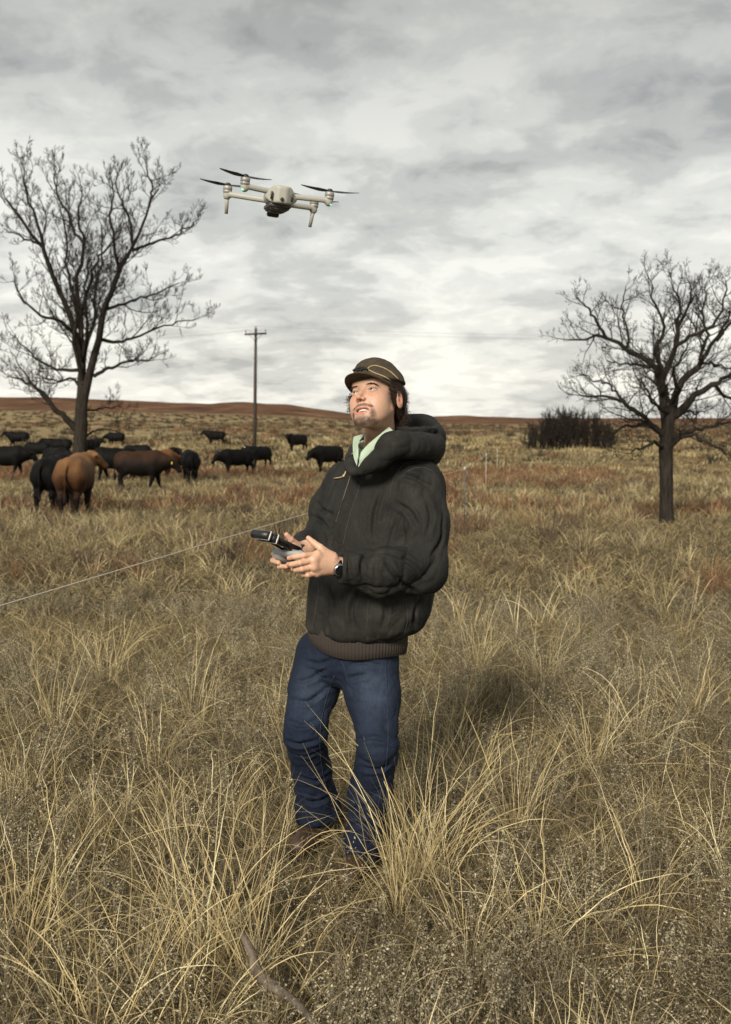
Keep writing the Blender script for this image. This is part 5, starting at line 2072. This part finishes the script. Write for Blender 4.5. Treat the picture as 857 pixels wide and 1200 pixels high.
STRAW = np.array([[.67, .54, .285], [.57, .445, .215], [.44, .335, .16], [.76, .63, .37]])
DRAB = np.array([[.25, .198, .098], [.18, .140, .070], [.33, .268, .14], [.125, .097, .058], [.08, .062, .038]])
RUST = np.array([[.20, .095, .045], [.25, .13, .065], [.16, .085, .05]])
SAGE = np.array([[.33, .29, .19], [.24, .21, .135], [.42, .37, .25], [.16, .138, .09]])


def pick(pal, n, rg, jit=.12):
    return pal[rg.integers(0, len(pal), n)] * (1 + rg.normal(size=(n, 1)) * jit)


LEGS_XY = np.array([[P(372, 960, 3.76)[0], 3.76], [P(424, 1000, 3.5)[0], 3.5]])


def keep_off(x, y, r=.085):
    k = np.ones(len(x), bool)
    for c in LEGS_XY:
        k &= (x - c[0]) ** 2 + (y - c[1]) ** 2 > r * r
    return k


def open_view(x, y, rg):
    """trampled ground round the man's feet: hardly any tall grass there"""
    dx, dy = (x + .11) / .36, (y - 3.20) / .78
    k = dx ** 2 + dy ** 2 > 1
    return k | (rg.random(len(x)) < .06)


def clumps(x, y, nper, spread, Lr, lean, curve, wr, pal, rg, n=5, jit=.12, hmul=None, azbias=None):
    N = len(x)
    cnt = rg.integers(max(1, int(nper * .5)), int(nper * 1.5) + 1, N)
    idx = np.repeat(np.arange(N), cnt)
    M = len(idx)
    a0 = rg.random(M) * 6.283
    rr = np.abs(rg.normal(size=M)) * spread
    rx, ry = x[idx] + np.cos(a0) * rr, y[idx] + np.sin(a0) * rr
    hm = (hmul if hmul is not None else rg.uniform(.7, 1.2, N))[idx]
    root = np.stack([rx, ry, terrain(rx, ry) - .01], 1)
    az = a0 + rg.normal(size=M) * .7
    L = rg.uniform(*Lr, M) * hm
    ln = np.abs(rg.normal(size=M)) * lean[1] + lean[0]
    cu = rg.uniform(*curve, M)
    w = rg.uniform(*wr, M)
    V, F = blades(root, az, L, ln, cu, w, n, rg=rg)
    base = pick(pal, N, rg, .08)[idx] * (1 + rg.normal(size=(M, 1)) * jit)
    C = np.repeat(np.clip(base, .01, .95), (n + 1) * 2, 0)
    return V, F, C


def patch(x, y, f, s=0):
    return fbm(x * f + 70 + s, y * f + 70 + s * 2, s * 1.3, 3)


def dry_grass():
    rg = np.random.default_rng(77)
    near, thatch, mid, sage, rust = MB(), MB(), MB(), MB(), MB()
    # --- thatch: short drab litter covering the soil
    x, y = scatter(1.9, 8.5, 420, rg)
    near_ok = keep_off(x, y, .05)
    V, F, C = clumps(x[near_ok], y[near_ok], 14, .05, (.05, .22), (.35, .5), (.0, 1.4), (.0013, .0030), np.concatenate([DRAB, DRAB, STRAW[1:3] * .8]), rg, 4, .28)
    thatch.add(V, F, C)
    x, y = scatter(8.5, 20, 90, rg)
    V, F, C = clumps(x, y, 9, .09, (.08, .26), (.35, .5), (.2, 1.2), (.005, .010), np.concatenate([DRAB, DRAB, STRAW[1:3] * .8]), rg, 3, .2)
    thatch.add(V, F, C)
    x, y = scatter(20, 48, 17, rg)
    V, F, C = clumps(x, y, 7, .16, (.10, .30), (.25, .4), (.1, .9), (.013, .026), np.concatenate([DRAB, DRAB, STRAW[1:3] * .75]), rg, 2, .2)
    thatch.add(V, F, C)
    x, y = scatter(48, 125, 3.2, rg, pad=2)
    V, F, C = clumps(x, y, 6, .3, (.10, .30), (.2, .4), (.1, .7), (.035, .07), np.concatenate([DRAB, STRAW[1:3] * .7]), rg, 2, .18)
    thatch.add(V, F, C)
    tag(thatch.build('short_grass', M_grass, col=True, smooth=False), 'short matted dead grass covering the pasture', 'grass', kind='stuff')

    # --- tall straw-coloured bunches
    x, y = scatter(1.9, 7.5, 9, rg)
    p = patch(x, y, .9, 3)
    k = (p > .47) & keep_off(x, y) & open_view(x, y, rg)
    x, y, p = x[k], y[k], p[k]
    V, F, C = clumps(x, y, 22, .045, (.20, .54), (.10, .24), (.0, 1.3), (.0018, .0036), STRAW * .95, rg, 8, .16, hmul=np.interp(y, [2.2, 3.0, 4.0], [.9, .82, .60]) * (.45 + 1.0 * np.clip((p - .44) * 3.0, 0, .6)))
    near.add(V, F, C)
    x, y = scatter(1.9, 7.5, 34, rg)      # single stalks
    k = keep_off(x, y) & open_view(x, y, rg); x, y = x[k], y[k]
    V, F, C = clumps(x, y, 3, .04, (.14, .42), (.05, .35), (.0, 1.4), (.0013, .0030), np.concatenate([STRAW, DRAB]), rg, 7, .15)
    near.add(V, F, C)
    x, y = scatter(1.9, 8.5, 60, rg)      # broken stalks lying across the litter
    k = keep_off(x, y, .05); x, y = x[k], y[k]
    V, F, C = clumps(x, y, 3, .08, (.10, .34), (1.0, .25), (-.2, .5), (.0014, .0030), np.concatenate([STRAW, DRAB[:1]]), rg, 4, .18)
    V[:, 2] += .05
    near.add(V, F, C)
    x, y = scatter(7.5, 20, 7, rg)
    p = patch(x, y, .5, 4)
    k = p > .46; x, y, p = x[k], y[k], p[k]
    V, F, C = clumps(x, y, 13, .07, (.16, .42), (.08, .28), (.1, 1.3), (.0035, .008), np.concatenate([STRAW * .8, DRAB]), rg, 5, .14, hmul=.5 + 1.0 * np.clip((p - .36) * 3, 0, .8))  # farther straw darkened: light falloff put into the blade colour
    near.add(V, F, C)
    x, y = scatter(20, 48, 2.6, rg)
    p = patch(x, y, .25, 5)
    k = p > .46; x, y, p = x[k], y[k], p[k]
    V, F, C = clumps(x, y, 10, .12, (.16, .42), (.05, .25), (.1, 1.0), (.010, .020), STRAW * .72, rg, 3, .14)  # straw dimmed further, falloff painted in as above
    near.add(V, F, C)
    x, y = scatter(48, 125, .55, rg, pad=2)
    k = patch(x, y, .1, 6) > .45; x, y = x[k], y[k]
    V, F, C = clumps(x, y, 8, .25, (.2, .5), (.05, .22), (.1, .8), (.04, .07), STRAW * .75, rg, 2, .12)
    near.add(V, F, C)
    # bunches that stand out in the photograph: px, ground py-distance, blades, height, spread
    for px, Y, nb, h, sp, ln in ((481, 3.30, 75, .80, .05, .05), (499, 3.45, 55, .78, .06, .08), (466, 3.18, 26, .66, .04, .05), (520, 3.4, 40, .62, .06, .12), (12, 2.95, 70, .74, .06, .18), (-20, 2.75, 70, .7, .07, .2),
                                 (60, 2.65, 50, .52, .06, .3), (225, 2.85, 85, .66, .07, .16), (150, 2.75, 55, .55, .06, .25), (290, 2.80, 70, .58, .06, .14), (325, 2.6, 50, .46, .06, .25), (255, 3.05, 60, .60, .07, .2),
                                 (200, 2.5, 55, .5, .07, .28), (100, 2.5, 50, .5, .06, .28), (410, 2.62, 30, .36, .07, .25), (350, 3.75, 20, .28, .05, .3), (560, 2.95, 55, .52, .07, .2), (640, 3.0, 40, .55, .07, .25),
                                 (610, 3.9, 60, .60, .08, .18), (560, 4.3, 50, .55, .08, .18), (700, 3.1, 30, .5, .07, .3), (770, 3.2, 24, .6, .05, .2), (700, 4.6, 50, .62, .08, .18), (760, 4.9, 45, .6, .08, .18), (535, 4.6, 50, .55, .08, .12),
                                 (20, 4.2, 60, .72, .07, .15), (60, 5.2, 60, .66, .08, .12), (180, 4.6, 45, .58, .08, .15), (225, 5.4, 60, .65, .09, .15), (330, 5.2, 50, .6, .08, .12), (120, 6.2, 60, .7, .09, .1), (345, 4.4, 40, .5, .07, .12),
                                 (300, 3.6, 45, .44, .07, .15), (255, 3.9, 40, .42, .07, .15), (640, 6.2, 60, .62, .1, .12), (560, 6.6, 60, .66, .1, .1), (840, 3.6, 40, .5, .07, .2), (820, 5.4, 50, .6, .08, .15)):
        c = gp(px, 600, Y)
        x = np.array([c[0]]); y = np.array([c[1]])
        M = nb
        a0 = rg.random(M) * 6.283; r0 = np.abs(rg.normal(size=M)) * sp
        rx, ry = c[0] + np.cos(a0) * r0, c[1] + np.sin(a0) * r0
        root = np.stack([rx, ry, terrain(rx, ry) - .01], 1)
        L = h * .92 * rg.uniform(.38, 1.05, M)
        V, F = blades(root, a0 + rg.normal(size=M) * .6, L, ln + np.abs(rg.normal(size=M)) * .22, rg.uniform(.05, 1.45, M) ** 1.5, rg.uniform(.0017, .0036, M), 9, rg=rg)
        C = np.repeat(np.clip(pick(STRAW, M, rg, .12) * 1.05, 0, .9), 20, 0)
        near.add(V, F, C)
    tag(near.build('tall_grass', M_grass, col=True, smooth=False), 'tall straw coloured bunch grass with arching blades', 'grass', kind='stuff')

    # --- rusty bluestem patches
    x, y = scatter(3.5, 20, 7, rg)
    k = (patch(x, y, .28, 9) > .56) & keep_off(x, y); x, y = x[k], y[k]
    V, F, C = clumps(x, y, 22, .08, (.15, .42), (.05, .25), (.1, .8), (.003, .008), np.concatenate([RUST, DRAB[1:2]]), rg, 4, .15)
    rust.add(V, F, C)
    x, y = scatter(20, 60, 2.2, rg)
    k = patch(x, y, .13, 9) > .53; x, y = x[k], y[k]
    V, F, C = clumps(x, y, 16, .2, (.18, .5), (.05, .25), (.1, .7), (.016, .034), RUST, rg, 3, .15)
    rust.add(V, F, C)
    x, y = scatter(60, 260, .16, rg, pad=2)
    k = patch(x, y, .05, 2) > .50; x, y = x[k], y[k]
    V, F, C = clumps(x, y, 14, .5, (.2, .6), (.05, .3), (.1, .7), (.06, .14), np.concatenate([RUST, DRAB * .6]), rg, 2, .15)
    rust.add(V, F, C)
    tag(rust.build('rusty_grass', M_grass, col=True, smooth=False), 'rust coloured dead grass in patches across the pasture', 'grass', kind='stuff')

    # --- grey weeds with small curled leaves
    stems, leaves = MB(), MB()
    x, y = scatter(1.9, 9.0, 30, rg)
    p = patch(x, y, 1.1, 13)
    right = np.clip(x * .35 + .05, -.05, .08)
    k = (p + right > .36) & keep_off(x, y, .14); x, y = x[k], y[k]
    extra = []
    for px, Y in ((415, 2.45), (440, 2.5), (400, 2.55), (470, 2.45), (385, 2.4), (455, 2.6), (500, 2.55), (530, 2.5), (570, 2.55), (600, 2.6), (650, 2.6), (700, 2.7), (760, 2.7), (810, 2.75), (850, 2.8), (830, 3.2), (780, 3.5), (560, 2.75), (615, 2.8),
                  (50, 3.4), (25, 3.7), (130, 3.9), (210, 4.3), (240, 4.2), (75, 3.2), (350, 4.0), (300, 4.6), (500, 4.6), (520, 5.0), (800, 5.6), (790, 5.9), (700, 6.2)):
        c = gp(px, 600, Y); extra.append(c)
        extra.append(c + rg.normal(size=3) * .07)
    extra = np.array(extra)
    x = np.concatenate([x, extra[:, 0]]); y = np.concatenate([y, extra[:, 1]])
    N = len(x)
    cnt = rg.integers(5, 12, N); idx = np.repeat(np.arange(N), cnt); M = len(idx)
    a0 = rg.random(M) * 6.283; rr = rg.random(M) * .05
    rx, ry = x[idx] + np.cos(a0) * rr, y[idx] + np.sin(a0) * rr
    root = np.stack([rx, ry, terrain(rx, ry) - .01], 1)
    L = rg.uniform(.14, .36, M) * rg.uniform(.7, 1.15, N)[idx]
    lean = np.abs(rg.normal(size=M)) * .35; cu = rg.uniform(-.4, .5, M)
    nseg = 6
    V, F = blades(root, a0, L, lean, cu, np.full(M, .0022), nseg, rg=rg)
    stemc = pick(np.array([[.16, .115, .07], [.11, .08, .055], [.2, .16, .11]]), M, rg)
    stems.add(V, F, np.repeat(stemc, (nseg + 1) * 2, 0))
    C3 = V.reshape(M, nseg + 1, 2, 3).mean(2)
    nl = 46
    t = rg.uniform(.22, 1.0, (M, nl)) * nseg
    i = np.minimum(t.astype(int), nseg - 1); f = (t - i)[..., None]
    ar = np.arange(M)[:, None]
    pos = C3[ar, i] * (1 - f) + C3[ar, i + 1] * f
    pos = (pos + rg.normal(size=pos.shape) * .006).reshape(-1, 3)
    K = len(pos)
    d = rg.normal(size=(K, 3)); d[:, 2] = np.abs(d[:, 2]) * .6; d /= np.linalg.norm(d, axis=1, keepdims=True)
    e = np.cross(d, rg.normal(size=(K, 3))); e /= np.linalg.norm(e, axis=1, keepdims=True)
    up = np.cross(d, e)
    l = rg.uniform(.004, .010, K)[:, None]; wv = l * rg.uniform(.18, .36, K)[:, None]
    v0 = pos; v1 = pos + d * l * .5 + e * wv + up * l * .1; v2 = pos + d * l + up * l * .4; v3 = pos + d * l * .5 - e * wv + up * l * .1
    V = np.stack([v0, v1, v2, v3], 1).reshape(-1, 3)
    F = np.arange(K * 4).reshape(K, 4)
    lc = np.repeat(pick(SAGE, N, rg)[idx], nl, 0) * (1 + rg.normal(size=(K, 1)) * .15)
    leaves.add(V, F, np.repeat(np.clip(lc, .02, .8), 4, 0))
    tag(stems.build('weeds', M_leaf, col=True, smooth=False), 'thin brown stems of dry weeds among the grass', 'weeds', kind='stuff')
    tag(leaves.build('weed_leaves', M_leaf, col=True, smooth=False), 'small curled grey leaves of dry weeds and sagebrush', 'weeds', kind='stuff')

    # --- dark low shrubs farther off
    sh = MB()
    x, y = scatter(9, 60, .30, rg)
    k = patch(x, y, .2, 30) > .47; x, y = x[k], y[k]
    V, F, C = clumps(x, y, 60, .14, (.15, .45), (.1, .4), (-.3, .6), (.006, .016), np.array([[.07, .052, .038], [.10, .07, .05], [.13, .08, .05]]), rg, 4, .15)
    sh.add(V, F, C)
    x, y = scatter(60, 420, .020, rg, pad=3)
    V, F, C = clumps(x, y, 40, .42, (.25, .8), (.1, .5), (-.3, .6), (.04, .12), np.array([[.06, .05, .035], [.09, .075, .045], [.10, .06, .035]]), rg, 3, .15)
    sh.add(V, F, C)
    tag(sh.build('low_brush', M_leaf, col=True, smooth=False), 'low dark brush scattered through the pasture', 'brush', kind='stuff')


dry_grass()


def dead_branch():
    q = smooth_poly(np.array([P(281, 1093, 2.62), P(290, 1106, 2.60), P(297, 1120, 2.58), P(300, 1136, 2.56), P(312, 1150, 2.54), P(326, 1158, 2.5)]), 24)
    for k in range(len(q)):
        q[k, 2] = max(q[k, 2], .015)
    m = MB(); m.tube(q, np.interp(np.linspace(0, 1, 24), [0, .15, .5, 1], [.004, .010, .014, .016]), 10)
    q2 = smooth_poly(np.array([P(322, 1157, 2.5), P(350, 1178, 2.45), P(368, 1200, 2.4)]), 12); q2[:, 2] = np.maximum(q2[:, 2], .012)
    m.tube(q2, np.linspace(.014, .007, 12), 8)
    tag(m.build('dead_branch', mat_bark('grey_dead_wood', (.09, .07, .052), (.26, .21, .165))), 'curved grey dead branch lying in the grass at the bottom of the photo', 'branch')
    m = MB()
    for px, py in ((30, 868), (75, 878)):
        pass
    a = gp(10, 870, 4.0); b = gp(110, 870, 4.25)
    q = smooth_poly(np.array([a + [0, 0, .06], (a + b) / 2 + [0, .03, .10], b + [0, 0, .04]]), 16)
    m.tube(q, np.linspace(.012, .006, 16), 8)
    tag(m.build('dead_branch', mat_bark('brown_dead_wood', (.05, .038, .028), (.15, .115, .085))), 'thin brown fallen branch in the grass at the left edge', 'branch')


dead_branch()
